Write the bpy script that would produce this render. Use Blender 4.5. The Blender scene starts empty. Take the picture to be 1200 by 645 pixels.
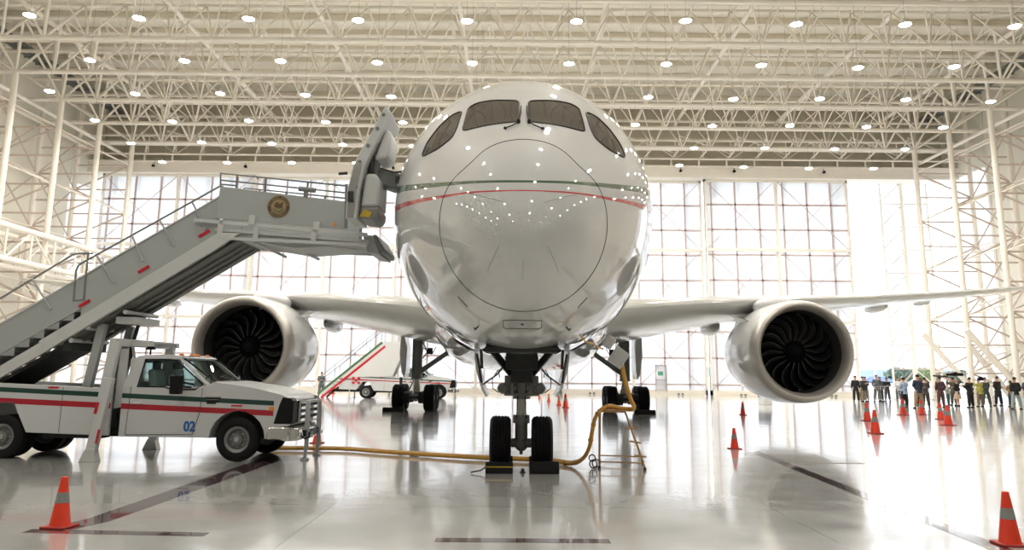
import bpy, bmesh, math, random
from mathutils import Vector, Matrix
random.seed(7)
SC = bpy.context.scene
COL = SC.collection
PI = math.pi
LAMP = 430.0; SKY = 3.4; SUN = 3.0; EXPO = -0.17
R = math.radians

# ------------------------------------------------------------------ materials
def newmat(name):
    m = bpy.data.materials.new(name); m.use_nodes = True
    nt = m.node_tree; b = nt.nodes['Principled BSDF']
    return m, nt, b
def pmat(name, col, rough=0.5, metal=0.0, coat=0.0, var=0.0, vscale=3.0, bump=0.0, bscale=20.0, spec=0.5, emit=None, estr=0.0, trans=0.0, coatr=0.03):
    m, nt, b = newmat(name)
    b.inputs['Base Color'].default_value = (*col, 1)
    b.inputs['Roughness'].default_value = rough
    b.inputs['Metallic'].default_value = metal
    b.inputs['Coat Weight'].default_value = coat
    b.inputs['Coat Roughness'].default_value = coatr
    b.inputs['Specular IOR Level'].default_value = spec
    b.inputs['Transmission Weight'].default_value = trans
    if emit:
        b.inputs['Emission Color'].default_value = (*emit, 1); b.inputs['Emission Strength'].default_value = estr
    tc = nt.nodes.new('ShaderNodeTexCoord')
    if var > 0:
        n = nt.nodes.new('ShaderNodeTexNoise'); n.inputs['Scale'].default_value = vscale; n.inputs['Detail'].default_value = 4
        nt.links.new(tc.outputs['Object'], n.inputs['Vector'])
        mx = nt.nodes.new('ShaderNodeMix'); mx.data_type = 'RGBA'
        mx.inputs[6].default_value = (*[c*(1-var) for c in col], 1); mx.inputs[7].default_value = (*[min(1, c*(1+var)) for c in col], 1)
        nt.links.new(n.outputs['Fac'], mx.inputs[0]); nt.links.new(mx.outputs[2], b.inputs['Base Color'])
    if bump > 0:
        n = nt.nodes.new('ShaderNodeTexNoise'); n.inputs['Scale'].default_value = bscale
        nt.links.new(tc.outputs['Object'], n.inputs['Vector'])
        bp = nt.nodes.new('ShaderNodeBump'); bp.inputs['Strength'].default_value = bump
        nt.links.new(n.outputs['Fac'], bp.inputs['Height']); nt.links.new(bp.outputs['Normal'], b.inputs['Normal'])
    return m
def mnode(nt, op, a, b=None, c=None):
    n = nt.nodes.new('ShaderNodeMath'); n.operation = op
    for i, v in enumerate((a, b, c)):
        if v is None: continue
        if isinstance(v, (int, float)): n.inputs[i].default_value = v
        else: nt.links.new(v, n.inputs[i])
    return n.outputs[0]
def maprange(nt, v, a, b, c, d):
    n = nt.nodes.new('ShaderNodeMapRange'); n.clamp = True
    nt.links.new(v, n.inputs[0])
    for i, q in enumerate((a, b, c, d)): n.inputs[1+i].default_value = q
    return n.outputs[0]

M = {}
M['steel'] = pmat('hangar_steel_paint', (.86, .805, .715), .55, var=.04)
M['steel_dk'] = pmat('roof_purlin_paint', (.80, .73, .60), .6, var=.05)
M['tray'] = pmat('cable_tray_grey', (.16, .17, .16), .7)
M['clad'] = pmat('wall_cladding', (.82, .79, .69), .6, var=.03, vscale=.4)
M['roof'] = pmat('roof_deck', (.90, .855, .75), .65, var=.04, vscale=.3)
M['endwall'] = pmat('end_wall_shaded_cladding', (.60, .55, .43), .7, var=.04, vscale=.4)  # darker than the side cladding: backlit shade put into the colour
M['doorframe'] = pmat('door_frame_paint', (.56, .45, .43), .6)
M['white'] = pmat('white_paint', (.66, .66, .65), .4, coat=.2, var=.02)
M['stairpaint'] = pmat('stair_grey_paint', (.40, .42, .41), .5, var=.04, vscale=2)
M['stairbeam'] = pmat('stair_beam_paint', (.58, .59, .58), .45, var=.03)
M['railgrey'] = pmat('handrail_grey', (.20, .215, .22), .45)
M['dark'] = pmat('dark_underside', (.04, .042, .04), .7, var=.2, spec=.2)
M['black'] = pmat('black_plastic', (.008, .008, .009), .45, spec=.25)
M['rubber'] = pmat('tyre_rubber', (.011, .011, .012), .75, bump=.15, bscale=60, spec=.2)
M['alu'] = pmat('brushed_metal', (.55, .55, .53), .32, metal=.9)
M['chrome'] = pmat('polished_metal', (.75, .75, .74), .12, metal=1)
M['geargrey'] = pmat('gear_grey_paint', (.22, .23, .22), .4, var=.08, vscale=8)
M['geardark'] = pmat('gear_dark_metal', (.045, .046, .045), .5, var=.2, vscale=12, spec=.3)
M['wheelgrey'] = pmat('wheel_grey', (.22, .225, .225), .4, metal=.3)
M['lip'] = pmat('inlet_lip_metal', (.50, .47, .43), .38, metal=.65)
M['liner'] = pmat('inlet_liner', (.03, .03, .029), .4, spec=.25)
M['blade'] = pmat('fan_blade_composite', (.006, .0065, .0065), .45, spec=.12)
M['bladeedge'] = pmat('fan_blade_edge', (.16, .16, .16), .35, metal=.9)
M['spinner'] = pmat('spinner_black', (.004, .004, .005), .7, spec=.08)
M['wing'] = pmat('wing_grey_paint', (.60, .60, .57), .18, coat=.4, var=.03)
M['red'] = pmat('reflector_red', (.55, .02, .03), .35)
M['orange'] = pmat('marker_orange', (.9, .25, .02), .3)
M['cone'] = pmat('cone_orange_red', (.86, .055, .02), .45)
M['conebase'] = pmat('cone_base_red', (.45, .03, .02), .55)
M['conetape'] = pmat('cone_grey_tape', (.27, .28, .27), .5)
M['hose'] = pmat('yellow_hose', (.62, .32, .045), .55, var=.2, vscale=9)
M['standpaint'] = pmat('stand_orange_paint', (.48, .27, .10), .5)
M['yellow'] = pmat('chock_yellow', (.55, .38, .03), .5)
M['marking'] = pmat('floor_marking', (.13, .075, .08), .12, coat=1.0, var=.25, vscale=3)
M['seam'] = pmat('panel_seam', (.05, .05, .05), .6)
M['patch'] = pmat('floor_plate', (.36, .34, .30), .15, coat=.5)
M['glasswin'] = pmat('cockpit_glass', (.03, .02, .012), .04, spec=.3, var=.4, vscale=3)
M['sign'] = pmat('sign_white', (.8, .85, .8), .5)
M['signgreen'] = pmat('sign_green', (.10, .35, .22), .5)
M['skin'] = pmat('skin', (.50, .28, .19), .5)
M['gold'] = pmat('emblem_gold', (.38, .27, .13), .5, var=.2, vscale=30)
M['golddk'] = pmat('emblem_brown', (.10, .07, .035), .5, var=.4, vscale=40)
M['emgreen'] = pmat('emblem_green', (.08, .16, .07), .5)
M['tree'] = pmat('tree_leaf_hazy', (.17, .21, .15), .8, var=.3, vscale=5)  # greyed leaf green, with distance haze put into the colour
M['bark'] = pmat('tree_bark', (.12, .08, .05), .9)
M['hill'] = pmat('hazy_far_hill', (.22, .27, .33), .9, var=.2, vscale=.02)  # pale blue-grey: distance haze mixed into the hill colour
M['apron'] = pmat('apron_concrete', (.52, .51, .49), .8, var=.06, vscale=.1)
M['bluetent'] = pmat('blue_canvas', (.05, .12, .32), .6)

def glass_mat(name, tint, fac):
    m = bpy.data.materials.new(name); m.use_nodes = True; nt = m.node_tree; nt.nodes.clear()
    o = nt.nodes.new('ShaderNodeOutputMaterial'); mix = nt.nodes.new('ShaderNodeMixShader')
    t = nt.nodes.new('ShaderNodeBsdfTransparent'); t.inputs[0].default_value = (*tint, 1)
    g = nt.nodes.new('ShaderNodeBsdfGlossy'); g.inputs['Roughness'].default_value = .0; g.inputs['Color'].default_value = (.5, .5, .5, 1)
    mix.inputs[0].default_value = fac
    nt.links.new(t.outputs[0], mix.inputs[1]); nt.links.new(g.outputs[0], mix.inputs[2]); nt.links.new(mix.outputs[0], o.inputs[0])
    return m
M['carglass'] = glass_mat('car_glass', (.50, .60, .58), .08)
# translucent door sheeting: passes the daylight as a soft glow, with the outer columns' faint vertical shade painted in
def sheet_mat():
    m = bpy.data.materials.new('translucent_sheeting'); m.use_nodes = True; nt = m.node_tree; nt.nodes.clear()
    o = nt.nodes.new('ShaderNodeOutputMaterial'); mix = nt.nodes.new('ShaderNodeMixShader')
    tl = nt.nodes.new('ShaderNodeBsdfTranslucent'); tp = nt.nodes.new('ShaderNodeBsdfTransparent')
    df = nt.nodes.new('ShaderNodeBsdfDiffuse'); mix2 = nt.nodes.new('ShaderNodeMixShader')
    tc = nt.nodes.new('ShaderNodeTexCoord'); sp = nt.nodes.new('ShaderNodeSeparateXYZ'); nt.links.new(tc.outputs['Object'], sp.inputs[0])
    w = mnode(nt, 'FRACT', mnode(nt, 'MULTIPLY', sp.outputs[0], 1/2.07))
    k = mnode(nt, 'MULTIPLY', mnode(nt, 'GREATER_THAN', w, .42), mnode(nt, 'LESS_THAN', w, .60))
    mx = nt.nodes.new('ShaderNodeMix'); mx.data_type = 'RGBA'
    mx.inputs[6].default_value = (.86, .86, .855, 1); mx.inputs[7].default_value = (.74, .745, .745, 1)
    nt.links.new(k, mx.inputs[0]); nt.links.new(mx.outputs[2], tl.inputs[0])
    df.inputs[0].default_value = (.8, .8, .8, 1); tp.inputs[0].default_value = (.9, .9, .9, 1)
    mix2.inputs[0].default_value = .25
    nt.links.new(tl.outputs[0], mix2.inputs[1]); nt.links.new(df.outputs[0], mix2.inputs[2])
    mix.inputs[0].default_value = .15
    nt.links.new(mix2.outputs[0], mix.inputs[1]); nt.links.new(tp.outputs[0], mix.inputs[2]); nt.links.new(mix.outputs[0], o.inputs[0])
    return m
M['sheet'] = sheet_mat()
def floor_mat():
    m, nt, b = newmat('polished_epoxy_floor')
    tc = nt.nodes.new('ShaderNodeTexCoord')
    n = nt.nodes.new('ShaderNodeTexNoise'); n.inputs['Scale'].default_value = .35; n.inputs['Detail'].default_value = 6; n.inputs['Roughness'].default_value = .6
    nt.links.new(tc.outputs['Object'], n.inputs['Vector'])
    mx = nt.nodes.new('ShaderNodeMix'); mx.data_type = 'RGBA'
    mx.inputs[6].default_value = (.52, .515, .485, 1); mx.inputs[7].default_value = (.64, .635, .61, 1)
    nt.links.new(n.outputs['Fac'], mx.inputs[0])
    # saw-cut joints of the slab
    sp = nt.nodes.new('ShaderNodeSeparateXYZ'); nt.links.new(tc.outputs['Object'], sp.inputs[0])
    jx = mnode(nt, 'LESS_THAN', mnode(nt, 'ABSOLUTE', mnode(nt, 'SUBTRACT', mnode(nt, 'FRACT', mnode(nt, 'MULTIPLY', mnode(nt, 'ADD', sp.outputs[0], 59.4), 1/6.0)), .5)), .0012)
    jy = mnode(nt, 'LESS_THAN', mnode(nt, 'ABSOLUTE', mnode(nt, 'SUBTRACT', mnode(nt, 'FRACT', mnode(nt, 'MULTIPLY', mnode(nt, 'ADD', sp.outputs[1], 63.5), 1/6.0)), .5)), .0022)
    j = mnode(nt, 'MULTIPLY', mnode(nt, 'MAXIMUM', jx, jy), .55)
    mx2 = nt.nodes.new('ShaderNodeMix'); mx2.data_type = 'RGBA'; mx2.inputs[7].default_value = (.16, .15, .14, 1)
    nt.links.new(j, mx2.inputs[0]); nt.links.new(mx.outputs[2], mx2.inputs[6]); nt.links.new(mx2.outputs[2], b.inputs['Base Color'])
    n2 = nt.nodes.new('ShaderNodeTexNoise'); n2.inputs['Scale'].default_value = 1.3; n2.inputs['Detail'].default_value = 5
    nt.links.new(tc.outputs['Object'], n2.inputs['Vector'])
    nt.links.new(maprange(nt, n2.outputs['Fac'], .3, .8, .12, .25), b.inputs['Roughness'])
    b.inputs['Specular IOR Level'].default_value = .5
    b.inputs['Coat Weight'].default_value = .8; b.inputs['Coat Roughness'].default_value = .07; b.inputs['Coat IOR'].default_value = 1.5
    n3 = nt.nodes.new('ShaderNodeTexNoise'); n3.inputs['Scale'].default_value = 1.1; n3.inputs['Detail'].default_value = 2
    nt.links.new(tc.outputs['Object'], n3.inputs['Vector'])
    bp = nt.nodes.new('ShaderNodeBump'); bp.inputs['Strength'].default_value = .035; bp.inputs['Distance'].default_value = .1
    nt.links.new(n3.outputs['Fac'], bp.inputs['Height']); nt.links.new(bp.outputs['Normal'], b.inputs['Normal']); nt.links.new(bp.outputs['Normal'], b.inputs['Coat Normal'])
    return m
M['floor'] = floor_mat()
def fuselage_mat():
    m, nt, b = newmat('fuselage_white_with_stripes')
    tc = nt.nodes.new('ShaderNodeTexCoord'); sp = nt.nodes.new('ShaderNodeSeparateXYZ'); nt.links.new(tc.outputs['Object'], sp.inputs[0])
    y, z = sp.outputs[1], sp.outputs[2]
    def band(z0, z1, h0, h1):
        zc = maprange(nt, y, -4.85, -.1, z0, z1); hw = maprange(nt, y, -4.85, .0, h0, h1)
        return mnode(nt, 'LESS_THAN', mnode(nt, 'ABSOLUTE', mnode(nt, 'SUBTRACT', z, zc)), hw)
    g = band(*GREEN); r = band(*REDS)
    base = (.58, .585, .58, 1)
    mx = nt.nodes.new('ShaderNodeMix'); mx.data_type = 'RGBA'; mx.inputs[6].default_value = base; mx.inputs[7].default_value = (.035, .09, .035, 1)
    nt.links.new(g, mx.inputs[0])
    mx2 = nt.nodes.new('ShaderNodeMix'); mx2.data_type = 'RGBA'; nt.links.new(mx.outputs[2], mx2.inputs[6]); mx2.inputs[7].default_value = (.50, .02, .025, 1)
    nt.links.new(r, mx2.inputs[0]); nt.links.new(mx2.outputs[2], b.inputs['Base Color'])
    b.inputs['Roughness'].default_value = .5; b.inputs['Specular IOR Level'].default_value = .15
    b.inputs['Coat Weight'].default_value = 1; b.inputs['Coat Roughness'].default_value = .012; b.inputs['Coat IOR'].default_value = 1.85
    return m
GREEN = (4.44, 5.34, .016, .088); REDS = (4.30, 4.92, .010, .072)
M['fuse'] = fuselage_mat()
def truck_mat(name, ga, gb, ra, rb, smax):
    m, nt, b = newmat(name)
    tc = nt.nodes.new('ShaderNodeTexCoord'); sp = nt.nodes.new('ShaderNodeSeparateXYZ'); nt.links.new(tc.outputs['Object'], sp.inputs[0])
    sn = nt.nodes.new('ShaderNodeSeparateXYZ'); nt.links.new(tc.outputs['Normal'], sn.inputs[0])
    side = mnode(nt, 'GREATER_THAN', mnode(nt, 'ABSOLUTE', sn.outputs[1]), .6)
    lim = mnode(nt, 'LESS_THAN', sp.outputs[0], smax)
    def band(a, k, h):
        zc = mnode(nt, 'ADD', mnode(nt, 'MULTIPLY', sp.outputs[0], k), a)
        q = mnode(nt, 'LESS_THAN', mnode(nt, 'ABSOLUTE', mnode(nt, 'SUBTRACT', sp.outputs[2], zc)), h)
        return mnode(nt, 'MULTIPLY', mnode(nt, 'MULTIPLY', q, side), lim)
    g = band(ga, -.0385, gb); r = band(ra, -.034, rb)
    mx = nt.nodes.new('ShaderNodeMix'); mx.data_type = 'RGBA'; mx.inputs[6].default_value = (.60, .61, .61, 1); mx.inputs[7].default_value = (.006, .05, .035, 1)
    nt.links.new(g, mx.inputs[0])
    mx2 = nt.nodes.new('ShaderNodeMix'); mx2.data_type = 'RGBA'; nt.links.new(mx.outputs[2], mx2.inputs[6]); mx2.inputs[7].default_value = (.42, .008, .022, 1)
    nt.links.new(r, mx2.inputs[0]); nt.links.new(mx2.outputs[2], b.inputs['Base Color'])
    b.inputs['Roughness'].default_value = .45; b.inputs['Coat Weight'].default_value = .6
    return m
M['truck'] = truck_mat('truck_white_with_stripes', 1.172, .047, .975, .055, .69)

# ------------------------------------------------------------------ mesh helpers
class MB:
    def __init__(s): s.v = []; s.f = []
    def add(s, vs, fs):
        o = len(s.v); s.v += [tuple(v) for v in vs]; s.f += [tuple(i+o for i in f) for f in fs]; return s
    def box(s, c, d, rot=None):
        hx, hy, hz = d[0]/2, d[1]/2, d[2]/2
        vs = [Vector((x, y, z)) for x in (-hx, hx) for y in (-hy, hy) for z in (-hz, hz)]
        if rot is not None: vs = [rot @ v for v in vs]
        vs = [v + Vector(c) for v in vs]
        return s.add(vs, [(0, 1, 3, 2), (4, 6, 7, 5), (0, 4, 5, 1), (2, 3, 7, 6), (0, 2, 6, 4), (1, 5, 7, 3)])
    def bx(s, x0, x1, y0, y1, z0, z1): return s.box(((x0+x1)/2, (y0+y1)/2, (z0+z1)/2), (x1-x0, y1-y0, z1-z0))
    def bar(s, p, q, w, h, up=(0, 0, 1)):
        p, q = Vector(p), Vector(q); d = (q-p); L = d.length; d.normalize(); u = Vector(up)
        sd = d.cross(u)
        if sd.length < 1e-4: sd = d.cross(Vector((1, 0, 0)))
        sd.normalize(); u = sd.cross(d)
        rot = Matrix((d, sd, u)).transposed()
        return s.box((p+q)/2, (L, w, h), rot)
    def tube(s, pts, r, n=10, cap=True, closed=False):
        pts = [Vector(p) for p in pts]; m = len(pts)
        rr = r if isinstance(r, (list, tuple)) else [r]*m
        prev = None; vs = []
        for i, p in enumerate(pts):
            if closed: d = pts[(i+1) % m]-pts[i-1]
            elif i == 0: d = pts[1]-p
            elif i == m-1: d = p-pts[-2]
            else: d = (pts[i+1]-p).normalized()+(p-pts[i-1]).normalized()
            d.normalize()
            if prev is None:
                a = Vector((0, 0, 1)) if abs(d.z) < .9 else Vector((1, 0, 0))
                u = d.cross(a).normalized()
            else:
                u = prev - d*prev.dot(d)
                if u.length < 1e-6: u = d.orthogonal()
                u.normalize()
            prev = u; w = d.cross(u)
            for k in range(n):
                a = 2*PI*k/n; vs.append(p+(u*math.cos(a)+w*math.sin(a))*rr[i])
        fs = []
        for i in range(m if closed else m-1):
            i2 = (i+1) % m
            for k in range(n): fs.append((i*n+k, i*n+(k+1) % n, i2*n+(k+1) % n, i2*n+k))
        if cap and not closed:
            fs.append(tuple(range(n-1, -1, -1))); fs.append(tuple((m-1)*n+k for k in range(n)))
        return s.add(vs, fs)
    def lathe(s, prof, o=(0, 0, 0), axis='y', n=32, closed=False, cap=False):
        vs = []; fs = []; m = len(prof); o = Vector(o)
        for (r, t) in prof:
            for k in range(n):
                a = 2*PI*k/n; c, sn = r*math.cos(a), r*math.sin(a)
                vs.append(o+Vector({'y': (c, t, sn), 'z': (c, sn, t), 'x': (t, c, sn)}[axis]))
        for i in range(m if closed else m-1):
            i2 = (i+1) % m
            for k in range(n): fs.append((i*n+k, i*n+(k+1) % n, i2*n+(k+1) % n, i2*n+k))
        if cap and not closed:
            if prof[0][0] > 1e-5: fs.append(tuple(range(n-1, -1, -1)))
            if prof[-1][0] > 1e-5: fs.append(tuple((m-1)*n+k for k in range(n)))
        return s.add(vs, fs)
    def prism(s, poly, a, b, plane='xz'):
        n = len(poly)
        def mk(p, t): return {'xz': (p[0], t, p[1]), 'xy': (p[0], p[1], t), 'yz': (t, p[0], p[1])}[plane]
        vs = [mk(p, a) for p in poly]+[mk(p, b) for p in poly]
        fs = [tuple(range(n)), tuple(range(2*n-1, n-1, -1))]+[(i, i+n, (i+1) % n+n, (i+1) % n) for i in range(n)]
        return s.add(vs, fs)
    def ell(s, c, d, n=14, m=9):
        vs = []; fs = []
        for i in range(m+1):
            t = PI*i/m
            for k in range(n):
                a = 2*PI*k/n; vs.append((c[0]+d[0]*math.sin(t)*math.cos(a), c[1]+d[1]*math.sin(t)*math.sin(a), c[2]+d[2]*math.cos(t)))
        for i in range(m):
            for k in range(n): fs.append((i*n+k, (i+1)*n+k, (i+1)*n+(k+1) % n, i*n+(k+1) % n))
        return s.add(vs, fs)
    def mesh(s, name, mat=None, smooth=True):
        me = bpy.data.meshes.new(name); me.from_pydata(s.v, [], s.f); me.validate()
        bm = bmesh.new(); bm.from_mesh(me); bmesh.ops.remove_doubles(bm, verts=bm.verts, dist=1e-5)
        bmesh.ops.recalc_face_normals(bm, faces=bm.faces)
        for e in bm.edges:
            if len(e.link_faces) == 2 and e.calc_face_angle(0) > R(38): e.smooth = False
        for f in bm.faces: f.smooth = smooth
        bm.to_mesh(me); bm.free()
        if mat: me.materials.append(mat)
        return me
def ob(name, mb, mat, parent=None, bevel=0, smooth=True, label=None, **kw):
    me = mb if isinstance(mb, bpy.types.Mesh) else mb.mesh(name, mat, smooth)
    o = bpy.data.objects.new(name, me); COL.objects.link(o)
    if parent: o.parent = parent
    if bevel:
        b = o.modifiers.new('bevel', 'BEVEL'); b.width = bevel; b.segments = 2; b.limit_method = 'ANGLE'; b.angle_limit = R(35)
    if label: o['label'] = label
    return o
def tag(o, label, cat, group=None, kind=None):
    if label: o['label'] = label
    if cat: o['category'] = cat
    if group: o['group'] = group
    if kind: o['kind'] = kind
    return o
def empty(name, loc, rz=0.0, label=None, cat=None, group=None):
    o = bpy.data.objects.new(name, None); COL.objects.link(o); o.location = loc; o.rotation_euler = (0, 0, rz); o.empty_display_size = .3
    if label: tag(o, label, cat, group)
    return o
def struct(name, mb, mat, **k):
    o = ob(name, mb, mat, **k); o['kind'] = 'structure'; return o
def copy_tree(o, parent=None):
    c = o.copy(); COL.objects.link(c); c.parent = parent
    for ch in [x for x in bpy.data.objects if x.parent == o]: copy_tree(ch, c)
    return c
UNIT = {}
def unitcyl(mat, n=8):
    k = (mat.name, n)
    if k not in UNIT:
        UNIT[k] = MB().tube([(0, 0, 0), (0, 0, 1)], 1, n).mesh('round_bar', mat)
    return UNIT[k]
def rod(name, p, q, r, mat, parent=None, n=8):
    """a straight round bar as its own object (mesh data shared)"""
    p, q = Vector(p), Vector(q); d = q-p; L = d.length
    o = bpy.data.objects.new(name, unitcyl(mat, n)); COL.objects.link(o)
    if parent: o.parent = parent
    o.rotation_mode = 'QUATERNION'
    o.rotation_quaternion = Vector((0, 0, 1)).rotation_difference(d)
    o.location = p; o.scale = (r, r, L)
    return o

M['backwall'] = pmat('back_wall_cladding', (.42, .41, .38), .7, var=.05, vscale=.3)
M['wire'] = pmat('lamp_wire', (.30, .29, .26), .6)
M['lampdim'] = pmat('lamp_glow_dimmed', (1, 1, 1), .4, emit=(1.0, .96, .89), estr=LAMP*.75)
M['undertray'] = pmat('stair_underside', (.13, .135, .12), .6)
M['lace'] = pmat('lacing_paint', (.60, .50, .43), .55, var=.04)
M['strip'] = pmat('static_strip', (.30, .30, .29), .5)
# ================================================================== HANGAR
XL, XR, HZ, TZ = -32.1, 33.9, 20.6, 23.5
D5, BAY = 65.74, 5.443
ROOFZ = 26.7
YB = -34.0     # rear of the hangar, behind the camera
NB = 27; PAN = (XR-XL)/NB
OXL, OXR = XL-4.5, XR+4.5      # outer columns
CL, CR = OXL-.9, OXR+.9        # cladding

def grid_plane(x0, x1, y0, y1, z, nx=1, ny=1):
    mb = MB(); vs = [(x0+(x1-x0)*i/nx, y0+(y1-y0)*j/ny, z) for j in range(ny+1) for i in range(nx+1)]
    return mb.add(vs, [(j*(nx+1)+i, j*(nx+1)+i+1, (j+1)*(nx+1)+i+1, (j+1)*(nx+1)+i) for j in range(ny) for i in range(nx)])
fl = MB().bx(CL, CR, YB, 70.6, -.4, 0); struct('floor', fl, M['floor'])
ap = MB().bx(-400, 400, 70.6, 700, -.5, -.03); struct('ground', ap, M['apron'])
struct('ceiling', MB().bx(CL, CR, YB, 71.6, ROOFZ, ROOFZ+.3), M['roof'])

def ribbed_wall(x, y0, y1, z0, z1, side, pitch=3.4):
    mb = MB(); mb.bx(min(x, x+side*.12), max(x, x+side*.12), y0, y1, z0, z1)
    y = y0
    while y < y1:
        mb.bx(min(x, x-side*.06), max(x, x-side*.015), y, y+.06, z0, z1); y += pitch
    return mb
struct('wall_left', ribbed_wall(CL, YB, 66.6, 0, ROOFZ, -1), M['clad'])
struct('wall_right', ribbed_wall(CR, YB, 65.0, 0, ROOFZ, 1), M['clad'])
# far ends of the side walls: translucent glazing lets the daylight in
def sheet_wall(x, y0, y1, z0, z1): return MB().bx(x-.03, x+.03, y0, y1, z0, z1)
struct('window_1', sheet_wall(CL, 66.6, 70.6, 0, 17.5), M['sheet'])
struct('window_2', sheet_wall(CR, 65.0, 70.6, 0, 19.0), M['sheet'])
struct('trim_1', MB().bx(CL-.06, CL+.06, 66.6, 71.6, 17.5, ROOFZ), M['clad'])
struct('trim_2', MB().bx(CR-.06, CR+.06, 65.0, 71.6, 19.0, ROOFZ), M['clad'])
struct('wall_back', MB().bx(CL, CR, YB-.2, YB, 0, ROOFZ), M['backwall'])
# end wall above the doors, with the door header
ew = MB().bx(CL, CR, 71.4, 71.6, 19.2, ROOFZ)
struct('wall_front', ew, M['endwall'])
hd = MB().bx(CL, CR, 69.0, 71.6, 18.95, 19.85)
hd.bx(CL, CR, 68.9, 69.0, 18.80, 19.0).bx(CL, CR, 68.9, 69.0, 19.75, 19.9)
struct('trim_3', hd, M['steel'])
cm = MB()
for px in (-31.6, -23.5, -10.5, 14.8, 19.5, 27.4): cm.box((px, 68.8, 19.35), (.16, .2, .16)).tube([(px, 68.9, 19.35), (px, 68.9, 19.75)], .03, 6)
for k, px in enumerate((-31.6, -23.5, -10.5, 14.8, 19.5, 27.4)):
    c = MB().box((0, 0, 0), (.2, .26, .18)).tube([(0, .05, 0), (0, .05, .3)], .03, 6)
    o = ob('security_camera', c, M['black']); o.location = (px, 68.85, 19.38)
    tag(o, 'small black security camera fixed on the beige header beam over the hangar doors', 'camera', 'security cameras on the door header')

# purlins and longitudinal roof beams
pg = 'roof purlins under the deck'
y = 37.2
while y < 71:
    o = ob('roof_purlin', MB().bx(CL, CR, y-.07, y+.07, ROOFZ-.38, ROOFZ-.02), M['steel_dk'])
    tag(o, 'long beige purlin running across the underside of the roof deck', 'beam', pg); y += 2.7215
for k in range(8):
    x = XL+PAN*(1+3.6*k)
    o = rod('roof_tie', (x, 34, TZ+.05), (x, 69.5, TZ+.05), .16, M['steel'], n=10)
    tag(o, 'round white tube running lengthways along the trusses towards the doors', 'beam', 'lengthwise roof tubes')
for x, z in ((XL-2.1, 20.3), (XR+2.1, 20.3), (OXL, 20.5), (OXR, 20.5)):
    o = rod('roof_tie', (x, 34, z), (x, 69.5, z), .14, M['steel'], n=10)
    tag(o, 'white tube tying the tops of the side wall towers together', 'beam', 'tower top ties')
# cable trays near the eaves
for x, nm in ((XL-2.6, 'left'), (XR+2.3, 'right')):
    t = MB()
    for dx in (-.55, -.2, .15, .5): t.bx(x+dx, x+dx+.2, 20, 69, 23.9, 24.05)
    yy = 20
    while yy < 69: t.bx(x-.6, x+.75, yy, yy+.12, 23.8, 23.92); yy += 1.4
    o = ob('cable_tray', t, M['tray']); tag(o, 'dark grey cable tray under the roof edge along the %s wall' % nm, 'cable tray')

# roof trusses (bottom chord, two top chords, individual braces)
def truss(i):
    D = D5-BAY*i
    t = empty('roof_truss', (0, D, HZ))
    order = ['nearest the doors', 'second from the doors', 'third from the doors', 'fourth from the doors', 'fifth from the doors'][i]
    tag(t, 'white tubular roof truss spanning the hangar, %s' % order, 'truss', 'roof trusses')
    rod('bottom_chord', (OXL-.3, 0, 0), (OXR+.3, 0, 0), .155, M['steel'], t, 12)
    for s in (-1.8, 1.8): rod('top_chord', (OXL-.3, s, TZ-HZ), (OXR+.3, s, TZ-HZ), .125, M['steel'], t, 10)
    z = TZ-HZ
    for j in range(NB+1):
        xb = XL+PAN*j
        for s in (-1.8, 1.8):
            for e in (-.5, .5):
                k = j+e
                if -1 < k < NB+1: rod('brace', (xb, 0, 0), (XL+PAN*k, s, z), .052 if 2 < j < NB-1 else .085, M['steel'], t, 8)
    for sx, xo in ((-1, OXL), (1, OXR)):
        xi = XL if sx < 0 else XR
        for s in (-1.8, 1.8): rod('end_brace', (xi, 0, 0), (xo, s, z), .09, M['steel'], t, 8)
    for j in range(NB):
        rod('top_tie', (XL+PAN*(j+.5), -1.8, z), (XL+PAN*(j+.5), 1.8, z), .045, M['steel'], t, 6)
    n = MB()
    for j in range(0, NB+1): n.ell((XL+PAN*j, 0, .02), (.2, .2, .17), 8, 5)
    ob('node_joint', n, M['steel'], t)['kind'] = 'stuff'
for i in range(5): truss(i)
# the trusses above and behind the camera (out of frame, seen only as reflections)
for i in range(5, 18):
    D = D5-BAY*i
    mb = MB().tube([(OXL, D, HZ), (OXR, D, HZ)], .155, 8)
    for s in (-1.8, 1.8): mb.tube([(OXL, D+s, TZ), (OXR, D+s, TZ)], .125, 6)
    for j in range(NB+1):
        for s in (-1.8, 1.8):
            for e in (-.5, .5): mb.tube([(XL+PAN*j, D, HZ), (XL+PAN*(j+e), D+s, TZ)], .055, 5, cap=False)
    tag(ob('roof_truss', mb, M['steel']), 'white tubular roof truss overhead, nearer than the top edge of the picture', 'truss', 'roof trusses overhead')

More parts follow.
